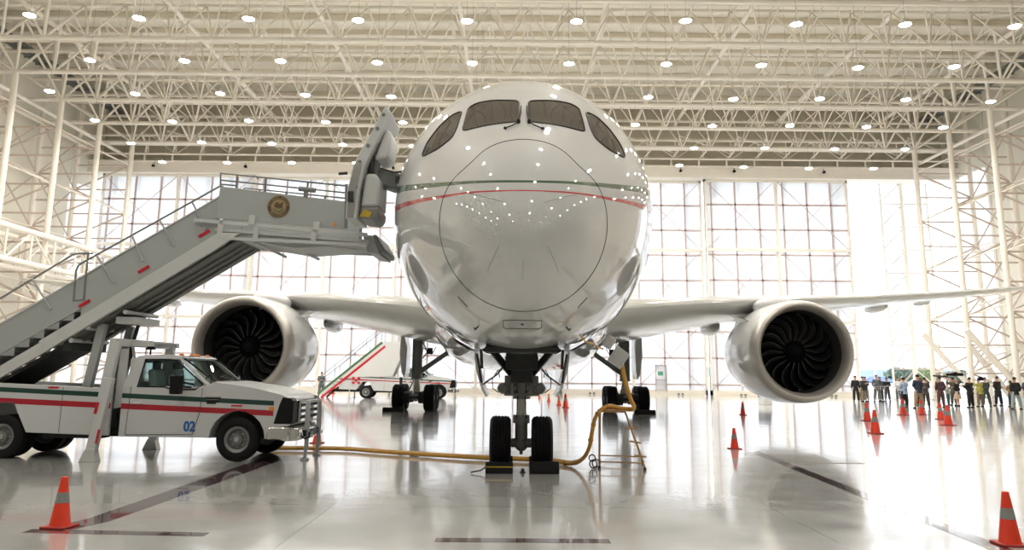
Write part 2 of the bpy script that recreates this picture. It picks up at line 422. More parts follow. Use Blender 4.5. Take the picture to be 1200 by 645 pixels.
# lamps
def lamp_proto():
    t = empty('high_bay_lamp', (0, 0, 18)); tag(t, 'round white high-bay lamp hanging lit under the roof trusses', 'lamp', 'hanging hangar lamps')
    h = MB().lathe([(.05, .22), (.10, .2), (.13, .10), (.26, .03), (.285, 0), (.265, 0), (.25, .02), (0, .03)], axis='z', n=20)
    ob('lamp_housing', h, M['white'], t)
    d = MB().lathe([(.25, .0), (.20, -.035), (0, -.05)], axis='z', n=20)
    ob('lamp_lens', d, M['lampglow'], t)
    c = MB().tube([(0, 0, .2), (0, 0, 8.5)], .006, 6); ob('cable', c, M['wire'], t)
    return t
M['lampglow'] = pmat('lamp_glow', (1, 1, 1), .4, emit=(1.0, .96, .89), estr=LAMP)
lp = lamp_proto(); first = True
for k in range(14):
    Y = 62.0-5.33*k
    if Y < YB+1: continue
    for j in range(12):
        X = -27.75+5.12*j
        if k > 5 and j % 2: continue          # fewer out of the frame
        if k <= 5:
            if first: o = lp; first = False
            else: o = copy_tree(lp)
        else:
            o = copy_tree(lp)
            for c in [q for q in bpy.data.objects if q.parent == o and q.name.startswith('lamp_lens')]:
                if 'dimlens' not in UNIT: UNIT['dimlens'] = c.data.copy(); UNIT['dimlens'].materials.clear(); UNIT['dimlens'].materials.append(M['lampdim'])
                c.data = UNIT['dimlens']
            o['label'] = 'round white high-bay lamp hanging lit nearer than the top edge of the picture'; o['group'] = 'hanging lamps overhead'
        o.location = (X+random.uniform(-.05, .05), Y, 18.0+random.uniform(-.08, .08))

# side wall towers
def tower(i, side):
    D = D5-BAY*i; xi, xo = (XL, OXL) if side < 0 else (XR, OXR)
    t = empty('column_tower', (xi, D, 0))
    order = ['nearest the doors', 'second from the doors', 'third from the doors', 'fourth from the doors', 'fifth from the doors'][i]
    tag(t, 'white latticed column tower on the %s side of the hangar, %s' % ('left' if side < 0 else 'right', order), 'column', 'latticed column towers')
    w = xo-xi
    rod('inner_column', (0, 0, 0), (0, 0, HZ), .2, M['steel'], t, 14)
    rod('outer_column', (w, 0, 0), (w, 0, ROOFZ-.4), .2, M['steel'], t, 14)
    ob('base_plate', MB().bx(-.4, .4, -.4, .4, 0, .06).bx(-.22, .22, -.22, .22, .06, .3), M['steel'], t)
    st = 2.06; n = 10
    for k in range(n):
        z0, z1 = st*k, st*(k+1)
        rod('lacing', (0, 0, z1), (w, 0, z1), .07, M['lace'], t, 6)
        if k % 2: rod('lacing', (0, 0, z0), (w, 0, z1), .075, M['lace'], t, 6)
        else: rod('lacing', (w, 0, z0), (0, 0, z1), .075, M['lace'], t, 6)
    return t
for i in range(5):
    tower(i, -1); tower(i, 1)
# longitudinal lacing between towers (every bay, both planes)
for side, xi, xo in ((-1, XL, OXL), (1, XR, OXR)):
    for i in range(0, 5):
        D0, D1 = D5-BAY*(i+1), D5-BAY*i
        t = empty('wall_bracing', (xo, (D0+D1)/2, 0)); h = BAY/2
        order = ['bay nearest the doors', 'second bay from the doors', 'third bay from the doors', 'fourth bay from the doors', 'fifth bay from the doors'][i]
        tag(t, 'thin white criss-cross wall bracing on the %s side, %s' % ('left' if side < 0 else 'right', order), 'bracing', 'side wall bracing')
        for k in range(5):
            z0, z1 = 4.12*k, 4.12*(k+1)
            rod('girt', (0, -h, z1), (0, h, z1), .075, M['steel'], t, 6)
            rod('cross_brace', (0, -h, z0), (0, h, z1), .06, M['lace'], t, 6)
            rod('cross_brace', (0, h, z0), (0, -h, z1), .06, M['lace'], t, 6)
            rod('diagonal_strut', (0, -h, z1), (xi-xo, h, z1-2.06), .06, M['steel'], t, 6)
            rod('diagonal_strut', (0, h, z1), (xi-xo, -h, z1-2.06), .06, M['lace'], t, 6)
# crane-level longitudinal trusses on the left inner columns
for (z0, z1, side) in ((8.5, 10.6, -1),):
    X = XL+.40
    t = empty('side_girder', (X, 50, z0)); tag(t, 'heavy white horizontal girder of twin tubes along the left wall behind the stairs', 'girder')
    for xx in (0, -2.4):
        for z in (0, z1-z0): rod('chord', (xx, -14, z), (xx, 16, z), .19, M['steel'], t, 12)
        for k in range(11):
            y0 = -14+BAY/2*k
            rod('post', (xx, y0+.3, 0), (xx, y0+.3, z1-z0), .07, M['steel'], t, 6)
            rod('diagonal', (xx, y0+.3, 0 if k % 2 else z1-z0), (xx, y0+.3+BAY/2, z1-z0 if k % 2 else 0), .07, M['steel'], t, 6)
    for k in range(6): rod('cross_tie', (0, -14+BAY*k, z1-z0), (-2.4, -14+BAY*k+2.7, z1-z0), .08, M['steel'], t, 6)
# big raking struts at the foot of the right wall
for (y, nm) in ((56.5, 'nearer'), (62.5, 'farther')):
    t = MB().tube([(XR+1.0, y, 4.6), (XR+4.2, y, .2)], .22, 10).tube([(XR-2.2, y, 5.0), (XR+1.8, y, .2)], .2, 10)
    tag(ob('raking_strut', t, M['steel']), 'thick white raking struts at the foot of the right wall, %s pair' % nm, 'strut')

# truss over the doors
t = empty('door_head_truss', (0, 67.6, HZ)); tag(t, 'beige truss with kinked verticals right above the door header', 'truss')
for (yy, z) in ((0, .35), (1.2, 1.6), (1.0, -.2), (-.9, .9)): rod('chord', (CL, yy, z), (CR, yy, z), .09, M['steel'], t, 8)
for j in range(NB+1):
    x = XL+PAN*j
    ob('hanger', MB().tube([(x+.1, -.7, 1.25), (x+.1, .55, .35), (x-.35, 1.3, -.15), (x-.35, 1.3, -.75)], .09, 6), M['steel'], t)
    rod('post', (x, 1.1, -.2), (x, 1.1, 1.6), .06, M['steel'], t, 6)
    rod('diagonal', (x, 1.1, -.2 if j % 2 else 1.6), (x+PAN, 1.1, 1.6 if j % 2 else -.2), .05, M['steel'], t, 6)
    if j % 2: rod('wind_brace', (x, -1.0, 1.3), (x+2*PAN, 1.3, .4), .06, M['steel'], t, 6)

# sliding door leaves
DH = 18.95
def leaf(n, x0, x1, y, label, panel=True, exitdoor=None):
    w = x1-x0; fr = MB(); zt = DH
    fr.bx(0, w, -.16, .16, .0, .45).bx(0, w, -.16, .16, zt-.18, zt)
    for x in (0, w-.16): fr.bx(x, x+.18, -.16, .16, 0, zt)
    fr.bx(w/2-.13, w/2+.13, -.2, .12, 0, zt)
    for z in (6.3, 12.6): fr.bx(0, w, -.22, .0, z-.13, z+.13)
    fr.prism([(w/2-.7, 12.4), (w/2+.7, 12.4), (w/2+.15, 12.95), (w/2-.15, 12.95)], -.25, -.2)
    root = struct('door_%d' % n, fr, M['steel']); root.location = (x0, y, 0); root['label'] = label
    g = MB(); nz = 8; st = (DH-.45)/8.2
    for k in range(1, 9):
        z = zt-st*k
        if z > .6: g.bx(.1, w-.1, -.02, .12, z-.075, z+.075)
    nx = 6
    for k in range(1, nx+1):
        x = w*(k-.7)/nx
        g.bx(x-.07, x+.07, -.02, .12, .2, zt-.1)
    ob('door_grid', g, M['doorframe'], root)
    b = MB()
    for h0 in (0, w/2):
        for (z0, z1) in ((.4, 6.3), (6.3, 12.6), (12.6, zt-.1)):
            b.tube([(h0+.1, -.1, z0), (h0+w/2-.1, -.1, z1)], .035, 6); b.tube([(h0+w/2-.1, -.1, z0), (h0+.1, -.1, z1)], .035, 6)
    ob('cross_bracing', b, M['doorframe'], root)
    if panel:
        p = MB().bx(.05, w-.05, .14, .17, .3, zt-.05)
        ob('door_sheeting', p, M['sheet'], root)
        # outer truss posts seen dimly through the sheeting
        q = MB()
        for x in (.4, w-.9): q.bx(x, x+.5, .9, 1.1, 0, zt)
        ob('outer_post', q, M['steel'], root)
    wheels = MB()
    for x in (w*.2, w*.2+.35, w*.8, w*.8+.35): wheels.lathe([(.0, -.08), (.09, -.08), (.09, .08), (0, .08)], (x, -.24, .09), 'y', 12)
    ob('door_roller', wheels, M['tray'], root)
    if exitdoor:
        x = exitdoor-x0
        d = MB().bx(x-.5, x-.44, -.26, -.1, .3, 2.55).bx(x+.44, x+.5, -.26, -.1, .3, 2.55).bx(x-.5, x+.5, -.26, -.1, 2.5, 2.58).bx(x-.5, x+.5, -.26, -.1, 1.25, 1.33)
        e = ob('wicket_door', d, M['doorframe'], root)
        ob('door_panel', MB().bx(x-.44, x+.44, -.17, -.12, .35, 2.5), M['sheet'], e)
        ob('exit_sign', MB().bx(x-.27, x+.17, -.2, -.17, 1.65, 2.0), M['signgreen'], e)
    return root
leaf(1, 17.1, 29.9, 70.3, 'right-hand sliding door leaf beside the open gap')
leaf(2, 4.3, 17.0, 71.0, 'sliding door leaf behind the right wing root', exitdoor=13.0)
leaf(3, -10.4, 4.4, 70.3, 'sliding door leaf behind the fuselage')
leaf(4, -23.1, -10.3, 71.0, 'sliding door leaf behind the left engine')
leaf(5, -36.6, -23.0, 70.3, 'sliding door leaf at the far left corner')
# parked open-frame leaf at the right of the gap
t = empty('parked_door_frame', (33.3, 71.3, 0)); tag(t, 'thin white open lattice of a parked sliding door right of the open gap', 'door frame')
for (x, yy) in ((0, 0), (.3, 4.2), (2.2, 0.5), (4.2, 0)):
    rod('upright', (x, yy, 0), (x, yy, DH), .1, M['steel'], t, 8)
rod('upright', (1.9, 0, 0), (1.9, 0, DH), .2, M['steel'], t, 8)
for k in range(9):
    z = 2.1*k+.4
    rod('rail', (0, 0, z+2), (4.2, 0, z+2), .06, M['lace'], t, 6)
    rod('diagonal', (0, 0, z), (2.0, 0, z+2), .055, M['lace'], t, 6)
    rod('diagonal', (2.2, .5, z+2), (4.2, 0, z), .05, M['steel'], t, 6)
# floor rail of the doors
struct('trim_4', MB().bx(CL, CR, 69.9, 70.1, 0, .02).bx(CL, CR, 70.9, 71.1, -.02, .02), M['steel_dk'])

# office block on the left wall, seen through the bracing
t = empty('wall_cabinet', (OXL+.6, 60.0, 0), 0, 'tall pale cabinet with grey doors standing by the left wall under the stairs', 'cabinet')
ob('body', MB().bx(-.4, .4, -1.6, 1.6, 0, 3.6), M['clad'], t, bevel=.03)
for k in range(3): ob('cabinet_door', MB().bx(.4, .43, -1.5+k*1.02, -.55+k*1.02, .2, 3.4), M['white'], t)
o = struct('window_3', MB().bx(OXL-.75, OXL-.65, 52.6, 55.6, 6.2, 7.9), M['glasswin']); 
ob('window_frame', MB().bx(OXL-.7, OXL-.58, 52.5, 55.7, 6.1, 6.2).bx(OXL-.7, OXL-.58, 52.5, 55.7, 7.9, 8.0).bx(OXL-.7, OXL-.58, 54.05, 54.15, 6.2, 7.9), M['steel'], o)

# ------------------------------------------------------------------ floor markings
def decal(name, poly, z=.0025):
    n = len(poly); mb = MB().prism(poly, 0.0, z, 'xy'); return struct(name, mb, M['marking'])
decal('trim_5', [(-5.25, 9.75), (-4.95, 9.6), (-4.78, 10.15), (-4.62, 17.0), (-4.86, 18.0), (-5.12, 18.0), (-5.12, 10.3)])
decal('trim_6', [(-5.4, 9.62), (-5.4, 9.42), (-3.35, 9.32), (-3.35, 9.52)])
decal('trim_7', [(-.8, 9.36), (-.8, 9.14), (1.1, 9.16), (1.1, 9.38)])
decal('trim_8', [(5.10, 9.0), (5.34, 9.0), (5.95, 20.2), (5.7, 20.2)])
# service pit cover
o = struct('trim_9', MB().bx(5.9, 7.4, 17.4, 19.2, 0, .006), M['patch'])
def tyre_smudge(): pass

# ------------------------------------------------------------------ outside: hills, trees, tents
hl = MB()
pts = [(-260+i*20, 9.5+1.6*math.sin(i*.7)+1.2*math.sin(i*1.9)) for i in range(40)]
vs = []; 
for (x, hgt) in pts: vs += [(x, 620, -2), (x, 640, hgt*.62), (x, 690, -2)]
hl.add(vs, [(3*i, 3*i+3, 3*i+4, 3*i+1) for i in range(39)]+[(3*i+1, 3*i+4, 3*i+5, 3*i+2) for i in range(39)])
struct('hills', hl, M['hill'])
def tree(x, y, h, w, label, colr):
    t = empty('tree', (x, y, -.03), 0, label, 'tree')
    ob('trunk', MB().tube([(0, 0, 0), (.1, 0, h*.3), (0, .1, h*.55)], [.28, .22, .15], 8), M['bark'], t)
    mb = MB(); rnd = random.Random(int(x*10))
    for k in range(420):
        a = rnd.uniform(0, 2*PI); zz = rnd.uniform(-1, 1); rr = math.sqrt(1-zz*zz)*rnd.uniform(.7, 1.08)
        c = Vector((math.cos(a)*rr*w/2, math.sin(a)*rr*w/2, h*.62+zz*h*.38)); s = .28
        n = Vector((rnd.uniform(-1, 1), rnd.uniform(-1, 1), rnd.uniform(-1, 1))).normalized(); u = n.orthogonal()*s*rnd.uniform(.6, 1.4); v = n.cross(u)
        mb.add([c-u-v, c+u-v, c+u+v, c-u+v], [(0, 1, 2, 3)])
    mb.ell((0, 0, h*.6), (w*.42, w*.42, h*.33), 12, 8)
    ob('crown', mb, colr, t, smooth=False)
M['tree2'] = pmat('tree_leaf_yellow_hazy', (.30, .34, .16), .8, var=.3, vscale=5)  # yellow-green leaf, paled by haze put into the colour
tree(85.5, 180, 3.3, 6.0, 'round green tree outside the open door, the left one of the two', M['tree'])
tree(92.5, 182, 3.4, 7.0, 'yellow-green bushy tree outside the open door, right of the green one', M['tree2'])
tree(102, 184, 2.9, 8, 'dark tree outside at the right end of the open gap', M['tree'])
t = empty('marquee', (41.2, 92, -.03), 0, 'low blue canvas marquee standing outside the open door', 'tent')
ob('canopy', MB().add([(-1.7, -1, 1.2), (1.7, -1, 1.2), (1.7, 1, 1.2), (-1.7, 1, 1.2), (-.7, 0, 1.75), (.7, 0, 1.75)], [(0, 1, 5, 4), (1, 2, 5), (2, 3, 4, 5), (3, 0, 4)]).bx(-1.7, 1.7, -1.02, -.98, 1.05, 1.2), M['bluetent'], t, smooth=False)
for x in (-1.6, 1.6):
    for yy in (-.95, .95): ob('pole', MB().tube([(x, yy, 0), (x, yy, 1.2)], .04, 6), M['alu'], t)
# ================================================================== AIRCRAFT  (local frame: y = aft of the nose wheel axle, x = lateral, z = up)
TIP = -5.11
T_ = [0, .4, .75, 1.118, 1.5, 1.803, 2.062, 2.291, 2.5, 2.69, 2.88]
W_ = [0, .47, .88, 1.27, 1.78, 2.17, 2.44, 2.62, 2.76, 2.85, 2.885]
ZT = [3.55, 4.17, 4.77, 5.34, 5.96, 6.66, 7.34, 7.80, 8.02, 8.12, 8.15]
ZB = [3.55, 3.20, 2.94, 2.69, 2.43, 2.26, 2.16, 2.11, 2.09, 2.08, 2.08]
ZC = [3.55, 3.72, 3.90, 4.05, 4.35, 4.60, 4.80, 4.93, 5.03, 5.08, 5.10]
def ip(T, V, t):
    if t <= T[0]: return V[0]
    if t >= T[-1]: return V[-1]
    i = 0
    while T[i+1] < t: i += 1
    m = []
    for k in (i, i+1):
        if k == 0: s = (V[1]-V[0])/(T[1]-T[0])
        elif k == len(T)-1: s = 0
        else: s = ((V[k]-V[k-1])/(T[k]-T[k-1])+(V[k+1]-V[k])/(T[k+1]-T[k]))/2
        m.append(s)
    h = T[i+1]-T[i]; u = (t-T[i])/h
    return (2*u**3-3*u*u+1)*V[i]+(u**3-2*u*u+u)*h*m[0]+(-2*u**3+3*u*u)*V[i+1]+(u**3-u*u)*h*m[1]
TAIL0, TAIL1 = 33.0, 51.2
def sec(y):
    if y <= TAIL0:
        t = math.sqrt(max(0, y-TIP))
        return ip(T_, W_, t), ip(T_, ZT, t), ip(T_, ZB, t), ip(T_, ZC, t)
    u = (y-TAIL0)/(TAIL1-TAIL0); k = u*u*(1.6-.6*u)
    return 2.885*(1-k)+.12*k, 8.15*(1-k)+7.5*k, 2.08*(1-u**1.5)+6.9*u**1.5, 5.1*(1-k)+7.2*k
def pt(y, a):
    w, zt, zb, zc = sec(y); c, s = math.cos(a), math.sin(a)
    return Vector((w*c, y, zc+(zt-zc)*s if s >= 0 else zc+(zc-zb)*s))
def surf(x, z, off=.006):
    """front projection of (x,z) on the nose"""
    def inside(y):
        w, zt, zb, zc = sec(y)
        if w < 1e-6: return False
        h = (zt-zc) if z >= zc else (zc-zb)
        return (x/w)**2+((z-zc)/h)**2 < 1
    lo, hi = TIP, 4.0
    for _ in range(40):
        m = (lo+hi)/2
        if inside(m): hi = m
        else: lo = m
    y = hi; w, zt, zb, zc = sec(y)
    a = math.atan2((z-zc)/((zt-zc) if z >= zc else (zc-zb)), x/w)
    e = 1e-3; n = (pt(y+e, a)-pt(y-e, a)).cross(pt(y, a+e)-pt(y, a-e)); n.normalize()
    p = pt(y, a)
    if n.dot(Vector((p.x, -1.0, p.z-5))) < 0: n = -n
    return p+n*off

WIN_F = [(.085, 6.65), (.55, 6.73), (.87, 6.72), (1.025, 6.60), (1.055, 5.84), (.515, 5.885), (.09, 5.91)]
WIN_S = [(1.135, 6.55), (1.34, 6.49), (1.56, 6.23), (1.75, 5.84), (1.80, 5.50), (1.455, 5.535), (1.23, 5.71), (1.17, 5.95)]
WIPZ = 5.88
def build_aircraft():
    rz = -.0116
    A = empty('airliner', (.215, 15.86, 0), rz, 'huge white twin-engine airliner with green and red stripes, parked nose-on in the hangar', 'airplane')
    ys = [TIP+(i/26*2.88)**2 for i in range(27)]+[3.2+(TAIL0-3.2)*k/14 for k in range(1, 15)]+[TAIL0+(TAIL1-TAIL0)*k/18 for k in range(1, 19)]
    n = 96; mb = MB(); vs = []; fs = []
    for y in ys: vs += [pt(y, 2*PI*k/n) for k in range(n)]
    for i in range(len(ys)-1):
        for k in range(n): fs.append((i*n+k, i*n+(k+1) % n, (i+1)*n+(k+1) % n, (i+1)*n+k))
    fs.append(tuple((len(ys)-1)*n+k for k in range(n)))
    mb.add(vs, fs); fu = ob('fuselage', mb, M['fuse'], A)
    # radome seam
    s = MB().tube([pt(-3.86-.14*math.exp(-((math.degrees(math.asin(math.sin(2*PI*k/120)))-46)/15)**2)*1.0, 2*PI*k/120) for k in range(120)], .0075, 6, closed=True); ob('radome_seam', s, M['seam'], fu)
    # fine static strips on the radome
    for (p, q) in (((-.33, 3.50), (-.50, 3.18)), ((.33, 3.50), (.50, 3.18)), ((-.28, 4.12), (-.86, 4.36)), ((.28, 4.12), (.86, 4.36)), ((0, 3.30), (0, 3.05))):
        l = [surf(p[0]+(q[0]-p[0])*k/8, p[1]+(q[1]-p[1])*k/8, .002) for k in range(9)]
        ob('lightning_strip', MB().tube(l, .0028, 4), M['strip'], fu)
    # cockpit windows
    def pane(name, poly, sx):
        poly = [(x*sx, z) for x, z in poly]
        # round & densify
        P = []
        m = len(poly)
        for i in range(m):
            a, b, c = Vector(poly[i-1]), Vector(poly[i]), Vector(poly[(i+1) % m])
            r1 = min(.10, (a-b).length*.35); r2 = min(.10, (c-b).length*.35)
            p0 = b+(a-b).normalized()*r1; p2 = b+(c-b).normalized()*r2
            for u in (0, .33, .67, 1): P.append(p0*(1-u)**2+b*2*u*(1-u)+p2*u*u)
            nx_ = Vector(poly[(i+1) % m]); r3 = min(.10, (nx_-b).length*.35)
            e = nx_+(b-nx_).normalized()*r3
            for u in (.25, .5, .75): P.append(p2.lerp(e, u))
        cen = sum((Vector(p) for p in P), Vector((0, 0)))/len(P)
        rings = 8; vs = [surf(cen.x, cen.y, .004)]; K = len(P); fs = []
        for r in range(1, rings+1):
            for p in P:
                q = cen+(p-cen)*r/rings; vs.append(surf(q.x, q.y, .004))
        for k in range(K): fs.append((0, 1+k, 1+(k+1) % K))
        for r in range(rings-1):
            for k in range(K): a = 1+r*K; b = 1+(r+1)*K; fs.append((a+k, a+(k+1) % K, b+(k+1) % K, b+k))
        o = ob(name, MB().add(vs, fs), M['glasswin'], fu)
        ob('window_seal', MB().tube([surf(p.x, p.y, .004) for p in P], .014, 6, closed=True), M['black'], o)
        return o
    for sx in (-1, 1):
        pane('windshield', WIN_F, sx); pane('side_window', WIN_S, sx)
        base = surf(sx*.09, WIPZ, .03)
        w = MB().tube([surf(sx*.09, WIPZ, .05), surf(sx*.055, WIPZ+.25, .05), surf(sx*.05, WIPZ+.50, .045)], [.022, .016, .012], 6)
        w.ell(base, (.035, .03, .05), 8, 6)
        w.tube([base, surf(sx*.17, WIPZ-.12, .03), surf(sx*.30, WIPZ-.19, .02)], .012, 6).ell(surf(sx*.30, WIPZ-.19, .02), (.03, .02, .025), 8, 6)
        ob('wiper', w, M['black'], fu)
        # probes and small drain masts low on the nose
        p = surf(sx*.717, 2.535, 0); ob('pitot_probe', MB().tube([p, p+Vector((sx*.05, -.06, -.06)), p+Vector((sx*.05, -.22, -.04))], .012, 6), M['geardark'], fu)
        for (x1, z1, x2, z2) in ((1.9, 3.15, 2.1, 3.0), (2.45, 4.1, 2.62, 4.05), (1.0, 2.95, .86, 2.8)):
            ob('skin_mark', MB().tube([surf(sx*(x1+(x2-x1)*k/5), z1+(z2-z1)*k/5, .003) for k in range(6)], .006, 4), M['seam'], fu)
    # hatch under the nose
    hp = [(-.30, 2.585), (.30, 2.585), (.30, 2.50), (.26, 2.48), (-.26, 2.48), (-.30, 2.50)]
    L = []
    for i in range(6):
        a, b = Vector(hp[i]), Vector(hp[(i+1) % 6])
        for u in range(6): q = a.lerp(b, u/6); L.append(surf(q.x, q.y, .003))
    ob('nose_hatch', MB().tube(L, .005, 4, closed=True), M['seam'], fu)
    ob('placard', MB().add([surf(-.03, 2.545, .006), surf(.03, 2.545, .006), surf(0, 2.515, .006)], [(0, 1, 2)]), M['black'], fu)

    # belly fairing
    vs = []; fs = []; n2 = 48; st = [(9.5, 0), (11, .35), (13, .75), (15.5, .97), (18, 1), (24, 1), (27, .8), (29.5, .35), (31, 0)]
    for (y, k) in st:
        for j in range(n2):
            a = PI+PI*j/(n2-1); c, s_ = math.cos(a), math.sin(a)
            w = 2.5+.9*k; zb = 2.25-.42*k
            vs.append((w*math.copysign(abs(c)**.75, c), y, 3.9-(3.9-zb)*abs(s_)**.8))
    for i in range(len(st)-1):
        for j in range(n2-1): fs.append((i*n2+j, i*n2+j+1, (i+1)*n2+j+1, (i+1)*n2+j))
    ob('belly_fairing', MB().add(vs, fs), M['fuse'], A)

    # wings
    for sx in (-1, 1):
        S = [  # x, yLE, chord, zLE, thick, droop
            (1.2, 10.9, 13.6, 3.75, .125, .95), (2.8, 11.7, 12.3, 3.92, .125, .95), (4.6, 12.9, 10.8, 4.15, .12, .8), (7.0, 14.3, 9.0, 4.42, .115, .62), (9.4, 15.8, 7.4, 4.68, .11, .45),
            (15.0, 19.4, 5.2, 5.15, .10, .2), (21.2, 23.4, 3.8, 5.82, .10, .1), (26.0, 26.6, 2.8, 6.42, .09, .05), (28.0, 28.6, 1.8, 6.68, .09, .02), (29.4, 31.0, .5, 6.86, .08, 0)]
        nc = 22; vs = []; fs = []
        prof = []
        for k in range(nc):
            u = (1-math.cos(PI*k/nc))/2; prof.append((u, 1))
        for k in range(nc):
            u = (1+math.cos(PI*k/nc))/2; prof.append((u, -1))
        for (x, y0, c, z0, th, dr) in S:
            for (u, sd) in prof:
                yt = 5*th*(.2969*math.sqrt(u)-.126*u-.3516*u*u+.2843*u**3-.1036*u**4)
                zz = (yt*.85 if sd > 0 else -yt*1.15)*c
                vs.append((sx*x, y0+u*c, z0+zz-dr*u**1.3))
        K = len(prof)
        for i in range(len(S)-1):
            for k in range(K): fs.append((i*K+k, i*K+(k+1) % K, (i+1)*K+(k+1) % K, (i+1)*K+k))
        fs.append(tuple((len(S)-1)*K+k for k in range(K)))
        wg = ob('wing', MB().add(vs, fs), M['wing'], A)
        def lowz(x, y):
            for i in range(len(S)-1):
                if S[i][0] <= x <= S[i+1][0]: break
            q = (x-S[i][0])/(S[i+1][0]-S[i][0]); y0, c, z0, th, dr = [S[i][m]*(1-q)+S[i+1][m]*q for m in range(1, 6)]
            u = min(1, max(.01, (y-y0)/c)); yt = 5*th*(.2969*math.sqrt(u)-.126*u-.3516*u*u+.2843*u**3-.1036*u**4)
            return z0-yt*1.15*c-dr*u**1.3
        for (x, y, L, r) in ((8.45, 20.6, 3.2, .30), (13.3, 21.9, 2.8, .24), (17.4, 24.0, 2.6, .20), (20.6, 25.9, 1.8, .13)):
            z = lowz(x, y)-r*.35
            ob('flap_fairing', MB().ell((sx*x, y, z), (r, L/2, r*1.15), 14, 10), M['wing'], wg)
        # horizontal stabiliser
        vs = []; fs = []
        for (x, y0, c, z0) in ((.6, 42.3, 6.4, 6.3), (9.8, 49.3, 2.2, 7.4)):
            for (u, sd) in prof: vs.append((sx*x, y0+u*c, z0+(.05 if sd > 0 else -.05)*c*math.sin(PI*min(1, u**.6))))
        for k in range(K): fs.append((k, (k+1) % K, K+(k+1) % K, K+k))
        fs.append(tuple(range(K))); fs.append(tuple(K+k for k in range(K)))
        ob('tailplane', MB().add(vs, fs), M['wing'], A)
        engine(A, sx); main_gear(A, sx)
    vs = []; fs = []
    for (z, y0, c) in ((7.2, 39.5, 8.5), (17.0, 48.2, 3.2)):
        for (u, sd) in [((1-math.cos(PI*k/12))/2, 1) for k in range(12)]+[((1+math.cos(PI*k/12))/2, -1) for k in range(12)]:
            vs.append((sd*.05*c*math.sin(PI*min(1, u**.6)), y0+u*c, z))
    for k in range(24): fs.append((k, (k+1) % 24, 24+(k+1) % 24, 24+k))
    fs += [tuple(range(24)), tuple(range(24, 48))]
    ob('tail_fin', MB().add(vs, fs), M['fuse'], A)
    nose_gear(A); cabin_door(A)
    # open ground-power panel with plug box under the right side of the belly
    pb = MB().box((1.54, -1.45, 2.34), (.17, .12, .22), Matrix.Rotation(R(35), 3, 'Y'))
    ob('power_plug_box', pb, M['stairbeam'], A, bevel=.03)
    pl = MB().box((1.72, -1.3, 2.08), (.28, .03, .32), Matrix.Rotation(R(35), 3, 'Y'))
    pl.box((1.66, -1.33, 2.12), (.03, .02, .06)).box((1.78, -1.33, 1.97), (.03, .02, .05))
    ob('access_panel', pl, M['stairbeam'], A, bevel=.01)
    return A

